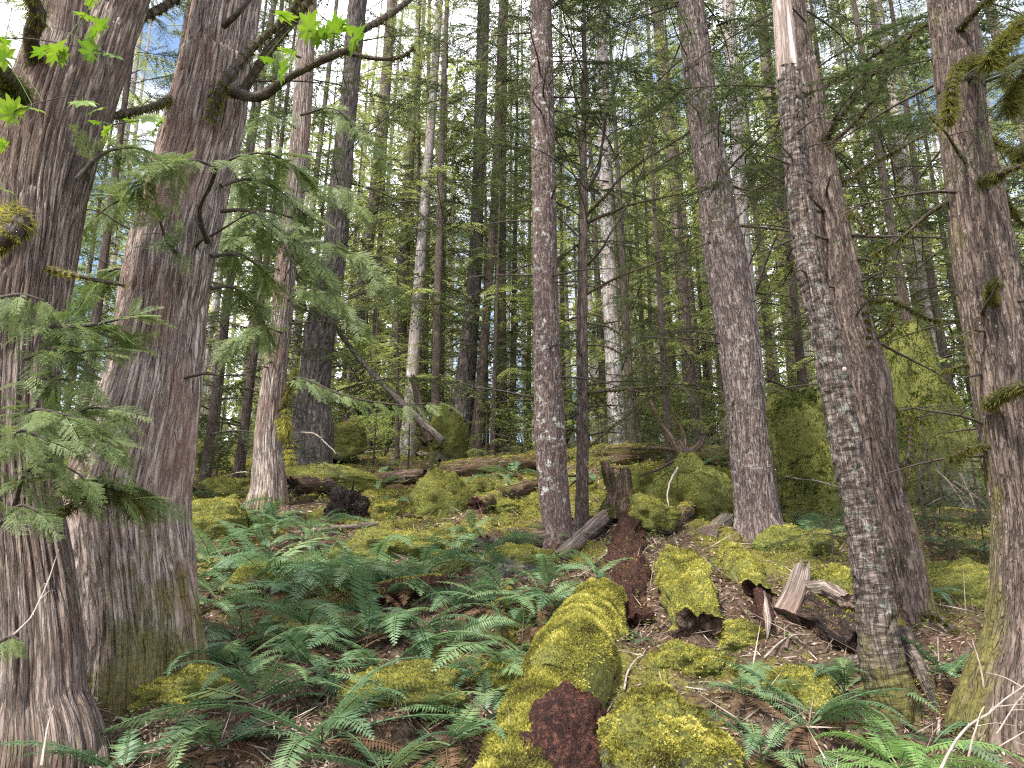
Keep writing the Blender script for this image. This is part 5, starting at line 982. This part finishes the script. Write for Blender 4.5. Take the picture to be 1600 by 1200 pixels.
sapling('feathery hemlock sapling in front of the mossy mound at the right', 1487, 905, .75, 12, 1)
sapling('hemlock sapling with flat sprays beside the right edge tree', 1541, 900, .62, 10, 2)
sapling('small hemlock sapling right of the broken pale stub', 1330, 920, .5, 8, 3)
sapling('tiny hemlock seedling on the moss right of the stout fir', 1300, 880, .4, 7, 4)

def shrub_mesh(seed, n=900):
    r = np.random.default_rng(seed); mb = MB()
    for i in range(9):
        az = r.random() * 6.28; C = resample(np.array([[0, 0, 0], [.3 * math.cos(az), .3 * math.sin(az), .7], [.8 * math.cos(az), .8 * math.sin(az), 1.0 + .3 * r.random()]]), 12)[0]; tube(mb, C, np.linspace(.015, .004, 12), 4, 0, rnd=.4)
        k = r.integers(3, 12, n // 9); P = C[k] + r.normal(size=(len(k), 3)) * .16; D = r.normal(size=(len(k), 3)); D[:, 2] *= .3; blades(mb, P, D, .05 + .05 * r.random(len(k)), .035 + .02 * r.random(len(k)), np.array([0, 0, 1]) + r.normal(size=(len(k), 3)) * .4, 1, mid=.5)
    return mb.mesh('foliage', [M['twig'], M['shrub']])
SHRUB_ME = [shrub_mesh(s) for s in range(3)]; SHRUBS = []
for i, (px, Y, sc) in enumerate(((1170, 10.5, .6), (1060, 15.5, .8), (820, 16, .9), (600, 18, 1.1), (440, 17, 1.0), (345, 15, 1.0), (1240, 9.6, .45), (1490, 11, .8), (1590, 9, .7), (1000, 19, 1.3), (880, 19, 1.3), (740, 20, 1.3), (1120, 20, 1.3), (640, 22, 1.5), (960, 24, 1.5), (1200, 20, 1.4), (1080, 26, 1.6), (540, 24, 1.5), (800, 25, 1.6))):
    d = ray(px, 690); x = d[0] / d[1] * Y; t = bpy.data.objects.new('understorey_shrub', None); col.objects.link(t); t.location = (x, Y, gz(x, Y)); t['category'] = 'shrub'; t['group'] = 'leafy shrubs of the understorey'; t.rotation_euler = (0, 0, random.random() * 6.28)
    o = link('foliage', SHRUB_ME[i % 3], t); o.scale = (sc,) * 3; SHRUBS.append(t)
# the far wood that reads as one mass
mb = MB(); n = 0
for i in range(130):
    Y = random.uniform(50, 100); x = random.uniform(-1, 1) * Y * .9; z = gz(x, Y); Ht = random.uniform(20, 34); tube(mb, np.array([[x, Y, z - 1], [x, Y, z + Ht]]), [.25, .05], 6, 0, rnd=.3, closed=False)
    k = 420; u = rng.random(k); az = rng.random(k) * 6.28; L = 3.4 * (1 - u) ** .7 + .3; rr = L * rng.random(k) ** .5; P = np.stack([x + rr * np.cos(az), Y + rr * np.sin(az), z + 1 + (Ht - 1) * u - .2 * rr], -1)
    D = np.stack([np.cos(az), np.sin(az), np.full(k, -.3)], -1) + rng.normal(size=(k, 3)) * .4; blades(mb, P, D, .5 + .6 * rng.random(k), .22 + .15 * rng.random(k), np.array([0, 0, 1]) + rng.normal(size=(k, 3)) * .5, 1)
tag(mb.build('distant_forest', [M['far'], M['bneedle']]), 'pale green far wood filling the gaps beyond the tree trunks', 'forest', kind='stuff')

# ------------------------------------------------------------------ labels that single out each repeat by what it stands beside
bpy.context.view_layer.update()
ORD = ['nearest', 'second nearest', 'third nearest', 'fourth nearest', 'fifth nearest', 'sixth nearest', 'seventh nearest', 'eighth nearest', 'ninth nearest', 'tenth nearest', 'eleventh nearest', 'twelfth nearest'] + [f'{k}th nearest' for k in range(13, 60)]
LM = [('huge forking cedar', 70, 1000), ('massive pale cedar', 230, 1000), ('slim tan cedar', 418, 780), ('black root wad', 537, 790), ('round yellow moss boulder', 692, 775), ('lichen spotted hemlock', 870, 845), ('bright mossy foreground log', 900, 1040), ('big foreground boulder', 1040, 1150), ('leaning dead snag', 1380, 1060), ('stout fir', 1190, 830), ('fern slope moss hump', 630, 1060), ('thick dark fir', 487, 660), ('dark mossy fir', 715, 700), ('grey rock outcrop', 1280, 680), ('short mossy log', 1080, 940), ('right edge tree', 1560, 900), ('white stick among lower ferns', 515, 1145), ('dark green moss mound', 1085, 765)]
def autolabel(items, lead):
    cells = {}
    for t in items:
        px, py = proj(np.array(t.matrix_world.translation)); best = min(LM, key=lambda l: (px - l[1]) ** 2 + 2.0 * (py - l[2]) ** 2); dx, dy = px - best[1], py - best[2]
        side = ('left of' if dx < 0 else 'right of') if abs(dx) > 1.1 * abs(dy) else ('uphill of' if dy < 0 else 'downhill of')
        cells.setdefault((lead(t), best[0], side), []).append((dx * dx + dy * dy, t))
    for (ld, lm, side), L in cells.items():
        L.sort(key=lambda a: a[0])
        for i, (_, t) in enumerate(L): t['label'] = f'{ld} {side} the {lm}, {ORD[i]}'
fsz = {t.name: (s, b) for t, s, b in FERNS}
autolabel([t for t, _, _ in FERNS], lambda t: 'bright light green sword fern' if fsz[t.name][1] else ('large arching sword fern' if fsz[t.name][0] > .47 else 'small green sword fern'))
autolabel(SHRUBS, lambda t: 'leafy light green shrub')
COLS = [('huge forking cedar', 60), ('massive pale cedar', 240), ('slim tan cedar', 418), ('thick dark fir', 487), ('purplish hemlock', 552), ('dark mossy fir', 722), ('lichen spotted hemlock', 858), ('thin young hemlock', 909), ('stout fir', 1160), ('leaning dead snag', 1300), ('mossy brown hemlock', 1365), ('right edge tree', 1560)]
def gaplabel(items, lead):
    cells = {}
    for t in items:
        px = proj(np.array(t.matrix_world.translation))[0]; k = sum(px > c[1] for c in COLS); cells.setdefault((lead(t), k), []).append((px, t))
    for (ld, k), L in cells.items():
        L.sort(key=lambda a: a[0]); gap = 'left of the ' + COLS[0][0] if k == 0 else ('right of the ' + COLS[-1][0] if k == len(COLS) else f'between the {COLS[k - 1][0]} and {COLS[k][0]}')
        for i, (_, t) in enumerate(L): t['label'] = f'{ld} {gap}' + ('' if len(L) == 1 else f', number {i + 1} from left')
KINDW = {'forest_tree': 'slim trunk', 'distant_tree': 'faraway trunk', 'young_hemlock': 'feathery young hemlock', 'hemlock_sapling': 'little sapling'}
gaplabel(BG, lambda t: KINDW[t.name.split('.')[0]])
